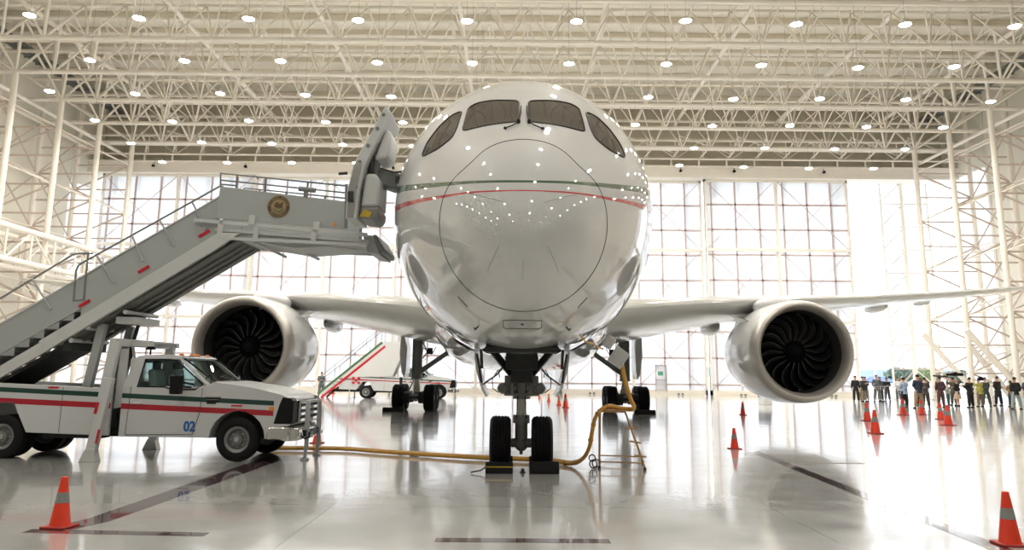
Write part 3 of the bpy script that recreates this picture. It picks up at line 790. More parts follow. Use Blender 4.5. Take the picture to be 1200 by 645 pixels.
def engine(A, sx):
    E0 = Vector((sx*9.73, 12.15, 2.62)); 
    lip = [(1.44, .55), (1.43, .40), (1.455, .22), (1.50, .08), (1.555, .01), (1.60, 0), (1.65, .03), (1.70, .12), (1.745, .30), (1.775, .55), (1.775, .555)]
    E = ob('engine_cowl', MB().lathe([(1.772, .55), (1.80, .9), (1.825, 1.5), (1.83, 2.2), (1.79, 3.1), (1.70, 4.0), (1.55, 4.9), (1.52, 4.92), (1.50, 4.9), (1.45, 4.2), (1.44, 2.2)], E0, n=64), M['fuse2'], A)
    ob('inlet_lip', MB().lathe(lip, E0, n=64), M['lip'], E)
    ob('inlet_liner', MB().lathe([(1.44, .55), (1.41, .9), (1.42, 1.5), (1.44, 2.4)], E0, n=48), M['liner'], E)
    ob('duct_wall', MB().lathe([(1.43, 2.3), (.4, 2.3)], E0, n=32), M['spinner'], E)
    ob('spinner', MB().lathe([(0, .78), (.1, .82), (.22, .95), (.34, 1.15), (.40, 1.35), (.40, 1.6)], E0, n=32), M['spinner'], E)
    ob('core_nozzle', MB().lathe([(1.02, 4.0), (.98, 4.9), (.82, 5.8), (.72, 6.3), (.68, 6.3), (.66, 5.9), (.3, 6.4), (.05, 7.1), (0, 7.15)], E0, n=40), M['alu'], E)
    nb = 18
    for b in range(nb):
        a0 = 2*PI*b/nb
        vs = []; ve = []; fs = []; ns = 9; ncd = 5
        for i in range(ns):
            u = i/(ns-1); r = .38+1.03*u
            sweep = -.30*math.sin(u*PI*.9)+.34*u*u          # scimitar curve
            tw = R(28+30*u); ch = .42+.14*math.sin(u*PI*.8)
            for j in range(ncd):
                v = j/(ncd-1)-.5; camber = .05*(1-4*v*v)
                tang = v*ch*math.sin(tw)+camber; ax = v*ch*math.cos(tw)
                a = a0+sweep*.8+tang/r
                vs.append(E0+Vector((r*math.cos(a), 1.32+ax+(.10*u*u), r*math.sin(a))))
        for i in range(ns-1):
            for j in range(ncd-1): k = i*ncd+j; fs.append((k, k+1, k+ncd+1, k+ncd))
        mbm = MB().add(vs, fs); o = ob('fan_blade', mbm, M['blade'], E)
        sm = o.modifiers.new('thick', 'SOLIDIFY'); sm.thickness = .014
        edge = [vs[i*ncd]+Vector((0, -.004, 0)) for i in range(ns)]
        ob('leading_edge', MB().tube(edge, .009, 5), M['bladeedge'], o)
    # pylon and vortex strake
    pv = [(E0.y+1.6, E0.z+1.72), (E0.y+2.2, E0.z+1.95), (E0.y+3.4, E0.z+2.12), (E0.y+4.6, E0.z+2.15), (E0.y+8.0, E0.z+1.6), (E0.y+8.6, E0.z+1.2), (E0.y+6.4, E0.z+.7), (E0.y+4.4, E0.z+.6), (E0.y+3.0, E0.z+1.5)]
    ob('pylon', MB().prism(pv, E0.x-.24, E0.x+.24, 'yz'), M['fuse2'], E, bevel=.12)
    ob('nacelle_hump', MB().ell((E0.x-sx*.25, E0.y+2.6, E0.z+1.74), (.62, 1.6, .36), 20, 12), M['fuse2'], E)
    stq = E0+Vector((-sx*1.45, 1.5, 1.1))
    ob('strake', MB().add([stq, stq+Vector((-sx*.05, 1.5, .1)), stq+Vector((-sx*.35, 1.5, .33)), stq+Vector((-sx*.28, 1.1, .26)), stq+Vector((.02, 0, -.02)), stq+Vector((-sx*.03, 1.5, .06)), stq+Vector((-sx*.33, 1.5, .29)), stq+Vector((-sx*.26, 1.1, .22))],
        [(0, 1, 2, 3), (4, 5, 6, 7), (0, 1, 5, 4), (1, 2, 6, 5), (2, 3, 7, 6), (3, 0, 4, 7)]), M['fuse2'], E)

def tyre_mb(c, r, w, axis='x', n=48, grooves=4, hub=.5):
    mb = MB(); h = w/2; prof = [(r*hub, -h*.75), (r*.7, -h), (r*.86, -h*.98), (r*.965, -h*.78)]
    g = w*.018
    for k in range(grooves):
        x = -h*.62+h*1.24*k/(grooves-1); prof += [(r*.995, x-g*2.2), (r*.965, x-g), (r*.965, x+g), (r*.995, x+g*2.2)]
    prof += [(r*.965, h*.78), (r*.86, h*.98), (r*.7, h), (r*hub, h*.75)]
    return mb.lathe(prof, c, axis, n)
def rim_mb(c, r, w, axis='x', face=1):
    h = w/2; p = [(r*.06, -h*.3*face), (r*.10, -h*.85*face), (r*.24, -h*.9*face), (r*.28, -h*.3*face), (r*.42, -h*.4*face), (r*.47, -h*.78*face), (r*.52, -h*.8*face), (r*.52, h*.8*face), (r*.4, h*.5*face), (.01, h*.5*face)]
    return MB().lathe(p, c, axis, 28)

def nose_gear(A):
    g = ob('nose_strut', MB().tube([(0, 0, 2.5), (0, 0, 1.36)], .155, 20).tube([(0, 0, 2.1), (0, 0, 1.44)], .20, 20).tube([(0, 0, 1.36), (0, 0, 1.30)], .17, 20).tube([(0, 0, .98), (0, 0, .93)], .125, 16), M['geargrey'], A)
    ob('oleo_piston', MB().tube([(0, 0, 1.3), (0, 0, .55)], .095, 20), M['alu'], g)
    ob('axle', MB().tube([(-.40, 0, .48), (.40, 0, .48)], .06, 14).tube([(-.19, 0, .48), (.19, 0, .48)], .085, 14).ell((0, 0, .47), (.13, .13, .15), 14, 9).tube([(0, 0, .36), (0, 0, .27)], .03, 8), M['geargrey'], g)
    lower = MB().bx(-.13, .13, -.2, -.1, .56, 1.0)
    ob('lower_sleeve', MB().tube([(0, 0, 1.0), (0, 0, .56)], .12, 16).tube([(0, 0, 1.0), (0, 0, .85)], .16, 16), M['geargrey'], g)
    ob('torque_link', MB().bar((0, .14, 1.25), (0, .42, .95), .16, .05).bar((0, .42, .95), (0, .12, .62), .16, .05), M['geargrey'], g)
    for s in (-1, 1):
        t = ob('nose_wheel_tyre', tyre_mb((s*.395, 0, .485), .50, .40, grooves=5), M['rubber'], g)
        ob('rim', rim_mb((s*.395, 0, .485), .50, .36, face=-s), M['wheelgrey'], t)
        # steering actuators, light housings, side braces
        ob('steering_actuator', MB().tube([(s*.1, -.1, 1.52), (s*.32, -.1, 1.52)], .085, 12).bx(*sorted((s*.05, s*.33)), -.2, .1, 1.36, 1.42).tube([(s*.26, -.14, 1.42), (s*.26, -.14, 1.74)], .05, 8).box((s*.24, -.12, 1.64), (.17, .16, .20)).tube([(s*.19, -.2, 1.38), (s*.17, -.2, 1.88)], .035, 8), M['geargrey'], g, bevel=.01)
        ob('taxi_light', MB().lathe([(0, -.05), (.085, -.05), (.105, 0), (.09, .08), (.03, .12)], (s*.36, -.18, 1.50), 'y', 18), M['wheelgrey'], g)
        ob('drag_brace', MB().bar((s*.14, .0, 1.70), (s*.56, -.15, 2.20), .10, .12).bar((s*.04, 0, 1.62), (s*.2, 0, 1.9), .1, .14), M['geardark'], g)
        ob('hydraulic_line', MB().tube([(s*.20, -.18, 1.85), (s*.34, -.2, 1.92), (s*.44, -.2, 1.82), (s*.42, -.2, 1.7)], .012, 6).tube([(s*.45, -.2, 1.85), (s*.56, -.2, 1.66), (s*.55, -.2, 1.5), (s*.44, -.2, 1.42)], .011, 6).tube([(s*.09, -.17, 1.7), (s*.07, -.18, 1.3), (s*.09, -.14, .95)], .012, 6), M['geardark'], g)
        ob('landing_light', MB().lathe([(0, -.04), (.10, -.04), (.12, .01), (.10, .08)], (s*.20, -.3, 2.06), 'y', 20), M['geargrey'], g)
        # bay doors
        P = [(.84, 2.30), (.835, 2.05), (.80, 1.82), (.74, 1.62), (.70, 1.50), (.63, 1.38)]
        vs = []; K = len(P)
        for y in (-1.5, -.1):
            for (x, z) in P: vs.append((s*x, y, z))
            for (x, z) in reversed(P): vs.append((s*(x-.035), y, z+.012))
        m = 2*K
        fs = [tuple(range(m)), tuple(range(2*m-1, m-1, -1))]+[(i, (i+1) % m, m+(i+1) % m, m+i) for i in range(m)]
        d = ob('bay_door', MB().add(vs, fs), M['wing'], A)
        ob('door_rib', MB().bar((s*.79, -1.52, 2.12), (s*.70, -1.52, 1.62), .05, .04).bar((s*.72, -1.5, 2.2), (s*.70, -1.5, 1.86), .07, .05), M['geardark'], d)
        ob('door_rod', MB().tube([(s*.36, -.9, 1.86), (s*.46, -.92, 1.75), (s*.70, -.95, 1.58)], .016, 6), M['geardark'], d)
    # bay interior
    bay = MB().bx(-.70, .70, -1.35, .4, 2.16, 2.22).bx(-.66, .66, -1.45, -1.40, 2.15, 2.25).bx(-.30, .30, -.45, .1, 1.84, 2.16).bx(-.20, .20, -.3, .1, 1.6, 1.9)
    ob('wheel_bay', bay, M['geardark'], A, bevel=.02)

def main_gear(A, sx):
    X = sx*4.9; Y = 22.8
    g = ob('main_strut', MB().tube([(X, Y, 3.9), (X, Y, 1.5)], .24, 20).tube([(X, Y, 1.5), (X, Y, 1.44)], .27, 20), M['geargrey'], A)
    ob('oleo_piston', MB().tube([(X, Y, 1.5), (X, Y, .65)], .17, 18), M['alu'], g)
    ob('bogie_beam', MB().tube([(X, Y-.8, .62), (X, Y+.8, .62)], .15, 14).ell((X, Y, .66), (.25, .3, .25), 14, 9), M['geargrey'], g)
    for dy in (-.73, .73):
        ax = ob('axle', MB().tube([(X-.7, Y+dy, .62), (X+.7, Y+dy, .62)], .09, 12).lathe([(.27, -.15), (.27, .15)], (X-.36, Y+dy, .62), 'x', 20, cap=True).lathe([(.27, -.15), (.27, .15)], (X+.36, Y+dy, .62), 'x', 20, cap=True), M['geardark'], g)
        for s in (-1, 1):
            t = ob('main_wheel_tyre', tyre_mb((X+s*.72, Y+dy, .605), .615, .50, grooves=5), M['rubber'], g)
            ob('rim', rim_mb((X+s*.72, Y+dy, .605), .615, .46, face=-s), M['wheelgrey'], t)
    ob('side_brace', MB().bar((X-sx*.1, Y, 1.75), (X-sx*2.0, Y+.1, 3.1), .18, .22).bar((X-sx*.2, Y+.4, 1.95), (X-sx*1.9, Y+.6, 3.0), .1, .12), M['geargrey'], g, bevel=.02)
    ob('drag_brace', MB().bar((X, Y+.1, 1.8), (X, Y+2.2, 3.4), .18, .2), M['geargrey'], g)
    ob('hydraulics', MB().tube([(X-sx*.25, Y-.2, 3.2), (X-sx*.5, Y-.3, 2.7), (X-sx*.28, Y-.3, 2.4)], .03, 6).tube([(X-sx*.3, Y-.25, 2.9), (X-sx*.7, Y-.2, 2.6), (X-sx*.9, Y-.2, 2.95)], .025, 6).box((X-sx*.62, Y-.25, 2.75), (.25, .15, .3)).tube([(X-.1, Y-.3, 1.4), (X-.25, Y-.5, 1.0), (X-.3, Y-.7, .8)], .03, 6), M['geardark'], g)
    xo = X+sx*.52
    P = [(xo-.06, 3.55), (xo+.20*sx, 3.5), (xo+.22*sx, 2.6), (xo+.1*sx, 1.75), (xo-.02*sx, 1.5), (xo-.1*sx, 1.9), (xo-.12*sx, 2.9)]
    ob('gear_door', MB().prism(P, Y-.75, Y+.75, 'xz'), M['wing'], g, bevel=.03)
    # open belly doors of the bay
    ob('bay_door', MB().bar((sx*1.1, Y-1.0, 1.98), (sx*2.75, Y-1.0, 2.75), 2.0, .06, (0, 0, 1)), M['fuse2'], A, bevel=.01)
    # rubber chock in front
def cabin_door(A):
    # plug door swung open forward of the doorway, seen edge-on; local coords
    P = [(-2.76, 7.04), (-2.88, 6.80), (-3.00, 6.52), (-3.20, 6.15), (-3.36, 5.80), (-3.45, 5.30), (-3.46, 4.72), (-3.24, 4.72), (-3.22, 5.30), (-3.12, 5.80), (-2.95, 6.2), (-2.78, 6.55), (-2.62, 6.85)]
    d = ob('cabin_door', MB().prism(P, -.45, .62, 'xz'), M['stairbeam'], A, bevel=.02)
    ob('door_edge', MB().prism([(-3.43, 4.75), (-3.30, 4.75), (-3.28, 5.3), (-3.18, 5.85), (-3.32, 5.83), (-3.42, 5.3)], -.475, -.45, 'xz'), M['alu'], d)
    b = ob('slide_bustle', MB().prism([(-3.2, 4.98), (-2.84, 4.98), (-2.83, 5.50), (-2.92, 5.66), (-3.13, 5.66)], -.35, .55, 'xz'), M['stairbeam'], d, bevel=.06)
    ob('bustle_base', MB().prism([(-3.22, 4.74), (-2.92, 4.72), (-2.84, 4.80), (-2.83, 4.98), (-3.2, 4.98)], -.36, .56, 'xz'), M['geargrey'], d, bevel=.05)
    ob('slide_pack', MB().prism([(-3.2, 4.78), (-3.0, 4.76), (-2.96, 4.86), (-3.1, 4.92)], -.40, -.35, 'xz'), M['yellow'], d)
    ob('upper_lining', MB().prism([(-2.98, 5.95), (-2.72, 6.0), (-2.66, 6.2), (-2.66, 6.55), (-2.78, 6.6)], -.30, .55, 'xz'), M['white'], d, bevel=.06)
    r = MB()
    for (x, z) in ((-2.84, 6.84), (-2.95, 6.55), (-3.12, 6.2), (-3.27, 5.86), (-3.33, 5.35), (-3.36, 5.0)): r.lathe([(0, -.02), (.035, -.015), (.04, .0)], (x+.04, -.455, z), 'y', 10)
    ob('latch_roller', r, M['geargrey'], d)
    h = MB().bx(-3.42, -3.32, -.53, -.45, 5.05, 5.25).tube([(-3.45, -.5, 5.62), (-3.62, -.52, 5.60)], .03, 6)
    ob('door_handle', h, M['geardark'], d)
    arm = MB().bar((-3.06, .1, 5.72), (-2.38, .35, 5.52), .34, .30).bar((-3.1, -.1, 5.86), (-2.42, .2, 5.70), .08, .08).box((-3.02, .0, 5.86), (.20, .3, .42))
    ob('hinge_arm', arm, M['geargrey'], d, bevel=.02)
    ob('arm_joint', MB().tube([(-3.04, -.2, 5.6), (-3.04, -.2, 6.05)], .05, 8).tube([(-2.86, -.18, 5.8), (-2.6, -.1, 5.74), (-2.45, 0, 5.78)], .022, 6).box((-2.5, -.06, 5.6), (.14, .08, .12)), M['geardark'], d)
M['fuse2'] = pmat('nacelle_white', (.68, .68, .67), .45, coat=1.0, coatr=.02, spec=.2)
# ================================================================== STAIR TRUCKS
def cut_profile(front=True):
    arch = [(.52*-1, .46)]
    P = [(-2.42, .46), (-.60, .46)]
    for k in range(0, 11):
        a = PI-PI*k/10; P.append((-.02+.56*math.cos(a), .45+.54*math.sin(a)))
    P += [(.56, .45), (.62, .68), (1.00, .70), (1.06, .75), (1.08, 1.15), (1.02, 1.24), (.93, 1.28), (.78, 1.33), (.28, 1.44), (-.1, 1.50), (-.52, 1.555), (-.75, 1.46), (-2.42, 1.45)]
    return P
def truck_wheel(T, s, z, n, side, r=.43, w=.24, dual=False):
    c = (s, n, z)
    t = ob('tyre', tyre_mb(c, r, w, 'y', 40, 4, .58), M['rubber'], T)
    f = side
    p = [(.05, f*.06), (.05, f*.10), (.10, f*.10), (.12, f*.03), (.185, f*.02), (.20, f*.08), (.235, f*.105), (.255, f*.11), (.255, -f*.1), (0, -f*.1)]
    rim = ob('wheel_rim', MB().lathe(p, c, 'y', 32), M['wheelgrey'], t)
    nut = MB()
    for k in range(8):
        a = 2*PI*k/8; nut.lathe([(.014, 0), (.014, f*.03), (0, f*.035)], (s+.145*math.cos(a), n+f*.03, z+.145*math.sin(a)), 'y', 6)
    nut.lathe([(.05, 0), (.05, f*.13), (.03, f*.14), (0, f*.14)], c, 'y', 16)
    ob('hub_and_nuts', nut, M['alu'], t)
    return t
W = 2.0
def truck_body(T, mat, number=True, pitch=.0385):
    # cab lower body, bonnet and wings
    body = ob('cab_body', MB().prism(cut_profile(), .0, W, 'xz'), mat, T, bevel=.035)
    # dark wells and chassis
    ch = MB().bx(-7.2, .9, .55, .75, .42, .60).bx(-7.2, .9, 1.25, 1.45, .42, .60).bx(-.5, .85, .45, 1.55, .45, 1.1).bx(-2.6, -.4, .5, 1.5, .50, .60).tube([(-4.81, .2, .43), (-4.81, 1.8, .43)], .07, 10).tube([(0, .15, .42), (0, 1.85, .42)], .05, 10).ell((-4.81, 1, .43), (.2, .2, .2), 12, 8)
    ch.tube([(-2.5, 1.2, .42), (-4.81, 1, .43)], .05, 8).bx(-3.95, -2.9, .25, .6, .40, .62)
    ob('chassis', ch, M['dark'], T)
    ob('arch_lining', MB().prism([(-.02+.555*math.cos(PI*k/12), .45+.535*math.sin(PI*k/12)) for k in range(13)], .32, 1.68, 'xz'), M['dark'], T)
    # greenhouse: roof, pillars, rear wall
    def P(s, n, z):
        k = max(0, (z-1.45)/.63)*.13
        return (s, n+k if n < 1 else n-k, z)
    roof = MB(); 
    rp = [(-2.30, 2.0), (-2.22, 2.055), (-2.0, 2.085), (-1.55, 2.09), (-1.38, 2.075), (-1.27, 2.03), (-1.3, 1.99), (-2.27, 1.99)]
    vs = [P(s, 0, z) for s, z in rp]+[P(s, W, z) for s, z in rp]; n = len(rp)
    roof.add(vs, [tuple(range(n)), tuple(range(2*n-1, n-1, -1))]+[(i, i+n, (i+1) % n+n, (i+1) % n) for i in range(n)])
    ob('roof', roof, mat, T, bevel=.03)
    pil = MB()
    def quadbar(a, b, w0, w1, n, t=.06):
        vs = []
        for (s, z, w) in ((a[0], a[1], w0), (b[0], b[1], w1)):
            for (ds, dn) in ((-w/2, 0), (w/2, 0), (w/2, t), (-w/2, t)):
                p = P(s+ds, n, z); vs.append((p[0], p[1]+(dn if n < 1 else -dn), p[2]))
        pil.add(vs, [(0, 1, 2, 3), (7, 6, 5, 4), (0, 4, 5, 1), (1, 5, 6, 2), (2, 6, 7, 3), (3, 7, 4, 0)])
    for n_ in (0, W):
        quadbar((-2.27, 1.42), (-2.17, 2.02), .32, .20, n_)
        quadbar((-.66, 1.47), (-1.36, 2.03), .10, .08, n_)
        vs = [P(s, n_, z) for s, z in ((-2.2, 1.94), (-1.5, 1.97), (-1.3, 2.05), (-2.2, 2.05))]
        pil.prism([(-1.02, 1.44), (-.62, 1.44), (-.70, 1.52), (-.92, 1.66)], (n_+.04 if n_ < 1 else n_-.08), (n_+.08 if n_ < 1 else n_-.04), 'xz')
    pil.bx(-2.36, -2.28, .1, W-.1, 1.4, 1.55).bx(-2.30, -2.20, .15, W-.15, 1.92, 2.03).bx(-2.36, -2.22, .10, .42, 1.45, 2.0).bx(-2.36, -2.22, W-.42, W-.10, 1.45, 2.0)
    ob('pillars', pil, mat, T, bevel=.012)
    # glass
    for n_, nm in ((0, 'near'), (W, 'far')):
        k = .012 if n_ < 1 else -.012
        poly = [(-2.12, 1.445), (-1.56, 1.445), (-1.42, 1.40), (-.93, 1.40), (-.78, 1.50), (-1.40, 1.975), (-1.55, 1.99), (-2.05, 1.99)]
        o = ob('door_window', MB().add([(p[0], p[1]+k, p[2]) for p in [P(s, n_, z) for s, z in poly]], [tuple(range(len(poly)))]), M['carglass'], T)
        ob('window_seal', MB().tube([(p[0], p[1]+k/2, p[2]) for p in [P(s, n_, z) for s, z in poly]], .018, 6, closed=True), M['black'], o)
        y0, y1 = (-.004, 0) if n_ < 1 else (W, W+.004)
        d = MB()
        for (a, b) in (((-2.28, .5), (-2.24, 1.44)), ((-.78, 1.42), (-.80, .95)), ((-.80, .95), (-.92, .52)), ((-.92, .52), (-2.28, .5))):
            d.tube([(a[0], y0 if n_ < 1 else y1, a[1]), (b[0], y0 if n_ < 1 else y1, b[1])], .006, 4)
        ob('door_seam', d, M['seam'], T)
        ob('door_handle', MB().bx(-2.16, -1.98, min(y0-.03, y1), max(y0, y1+.03), 1.10, 1.15), M['white'], T, bevel=.01)
        # mirror
        yy = -.27 if n_ < 1 else W+.27
        m = MB().box((-1.20, yy, 1.50), (.19, .24, .38)); ob('door_mirror', m, M['black'], T, bevel=.03)
        ob('mirror_arm', MB().tube([(-1.15, yy, 1.56), (-1.0, (.05 if n_ < 1 else W-.05), 1.50)], .02, 6).tube([(-1.15, yy, 1.46), (-1.0, (.05 if n_ < 1 else W-.05), 1.44)], .02, 6), M['black'], T)
        # fender vent, reflector, indicator
        f0, f1 = (-.012, .004) if n_ < 1 else (W-.004, W+.012)
        ob('fender_vent', MB().bx(-.70, -.40, f0, f1, 1.205, 1.245).bx(-.68, -.42, f0, f1, 1.165, 1.195).bx(-.67, -.48, f0, f1, 1.12, 1.15), M['black'], T)
        ob('vent_trim', MB().bx(-.72, -.38, f0-.002, f1-.002, 1.243, 1.262).bx(-.69, -.42, f0-.002, f1-.002, 1.197, 1.207), M['chrome'], T)
        ob('side_reflector', MB().bx(-.17, .06, f0, f1, 1.075, 1.105), M['red'], T)
        ob('marker_lamp', MB().bx(.60, .70, f0-.004, f1+.004, 1.0, 1.08), M['orange'], T, bevel=.008)
        h0, h1 = (-.01, .3) if n_ < 1 else (W-.3, W+.01)
        ob('headlamp', MB().prism([(.70, .74), (1.06, .74), (1.085, .80), (1.09, 1.18), (1.02, 1.25), (.86, 1.27), (.80, 1.12)], h0, h1, 'xz'), M['black'], T, bevel=.02)
        ob('wiper', MB().tube([(-.45, 1-(.1 if n_ < 1 else -.1), 1.585), (-.62, (.45 if n_ < 1 else W-.45), 1.66)], .012, 5), M['black'], T)
    ws = [P(-.56, .06, 1.555), P(-.56, W-.06, 1.555), P(-1.33, W-.06, 2.045), P(-1.33, .06, 2.045)]
    o = ob('windscreen', MB().add(ws, [(0, 1, 2, 3)]), M['carglass'], T)
    ob('screen_seal', MB().tube(ws, .018, 6, closed=True), M['black'], o)
    ob('rear_window', MB().add([P(-2.29, .42, 1.55), P(-2.29, W-.42, 1.55), P(-2.25, W-.42, 1.93), P(-2.25, .42, 1.93)], [(0, 1, 2, 3)]), M['carglass'], T)
    # seats, wheel
    for n_ in (.52, 1.48):
        s = MB().box((-1.95, n_, 1.45), (.16, .48, .70), Matrix.Rotation(R(-10), 3, 'Y')).box((-1.68, n_, 1.15), (.55, .5, .18))
        o = ob('seat', s, M['stairbeam'], T, bevel=.05); ob('headrest', MB().box((-2.0, n_, 1.86), (.1, .26, .2)), M['geargrey'], o, bevel=.04)
    ob('steering_wheel', MB().tube([(-1.30+.06*math.cos(2*PI*k/20), 1.48+.19*math.sin(2*PI*k/20), 1.50+.18*math.cos(2*PI*k/20)) for k in range(20)], .014, 6, closed=True), M['black'], T)
    ob('dashboard', MB().bx(-1.05, -.6, .1, W-.1, 1.3, 1.5), M['geardark'], T, bevel=.04)
    # front end
    gr = MB()
    for z in (.80, .92, 1.04, 1.16): gr.bx(1.06, 1.14, .33, W-.33, z-.032, z+.032)
    for y in (.33, W-.33): gr.bx(1.06, 1.13, y-.03, y+.03, .76, 1.2)
    ob('grille_bars', gr, M['chrome'], T, bevel=.008)
    ob('grille_mesh', MB().bx(1.02, 1.08, .3, W-.3, .76, 1.2), M['black'], T)
    bp = [(.56, .42), (.62, .40), (1.18, .42), (1.22, .50), (1.20, .68), (.62, .70)]
    ob('front_bumper', MB().prism([(.97, .40), (1.19, .42), (1.22, .50), (1.20, .66), (1.0, .69)], .08, W-.08, 'xz').prism([(.57, .44), (1.02, .41), (1.03, .68), (.60, .69)], -.01, .12, 'xz').prism([(.57, .44), (1.02, .41), (1.03, .68), (.60, .69)], W-.12, W+.01, 'xz'), M['chrome'], T, bevel=.03)
    ob('bumper_insert', MB().bx(1.16, 1.24, .40, W-.40, .48, .60).tube([(1.2, .5, .42), (1.3, .5, .46), (1.3, .5, .56)], .02, 6), M['black'], T)
    # roof marker lamps
    for n_ in (.35, .85, 1.0, 1.15, 1.65):
        o = ob('roof_lamp', MB().ell((-1.42, n_, 2.085), (.06, .05, .035), 10, 6), M['orange'], T)
    if number:
        t = bpy.data.curves.new('number_text', 'FONT'); t.body = '02'; t.size = .27; t.extrude = .002; t.offset = .009; t.align_x = 'CENTER'
        to = bpy.data.objects.new('tmp', t); COL.objects.link(to); bpy.context.view_layer.update()
        me = bpy.data.meshes.new_from_object(to.evaluated_get(bpy.context.evaluated_depsgraph_get())); bpy.data.objects.remove(to)
        me.materials.clear(); me.materials.append(pmat('number_blue', (.02, .12, .42), .4))
        o = bpy.data.objects.new('door_number', me); COL.objects.link(o); o.parent = T; o.location = (-.985, -.006, .585); o.rotation_euler = (R(90), 0, 0); o.scale = (.88, 1, 1)
        o['label'] = 'blue number 02'
    for (s, z, n_, f) in ((-.02, .43, .13, -1), (-.02, .43, W-.13, 1)): truck_wheel(T, s, z, n_, f)
    for (n_, f) in ((.12, -1), (W-.12, 1)):
        truck_wheel(T, -4.81, .43, n_, f); truck_wheel(T, -4.81, .43, n_-f*.30, -f)

def bed_panels(T, mat, s0, s1, k=.0385):
    zt = lambda s: 1.30-k*s
    P = [(s1, .48), (s1, zt(s1)), (s0, zt(s0)), (s0, .60), (-5.45, .56), (-5.05, 1.10), (-4.62, 1.10), (-4.30, .52)]
    a = ob('bed_side', MB().prism(P, -.02, .07, 'xz'), mat, T, bevel=.012)
    b = ob('bed_side', MB().prism(P, W-.07, W+.02, 'xz'), mat, T, bevel=.012)
    for o, y in ((a, -.022), (b, W+.022)):
        ob('panel_seam', MB().bx(-3.63, -3.62, y-.002, y+.002, .52, 1.42), M['seam'], o)
        ob('reflector', MB().bx(-3.93, -3.72, y-.006, y+.006, zt(-3.8)-.055, zt(-3.8)-.015), M['red'], o)
    fl = MB()
    for (y0, y1) in ((.07, W-.07),): fl.prism([(s1, zt(s1)-.12), (s1, zt(s1)-.06), (s0, zt(s0)-.06), (s0, zt(s0)-.12)], y0, y1, 'xz')
    ob('bed_floor', fl, M['dark'], T)
    ob('headboard', MB().bx(s1-.05, s1, .0, W, .62, zt(s1)), M['dark'], T)
    ob('tank', MB().tube([(-2.72, .25, .85), (-2.72, 1.6, .85)], .12, 14), M['dark'], T)

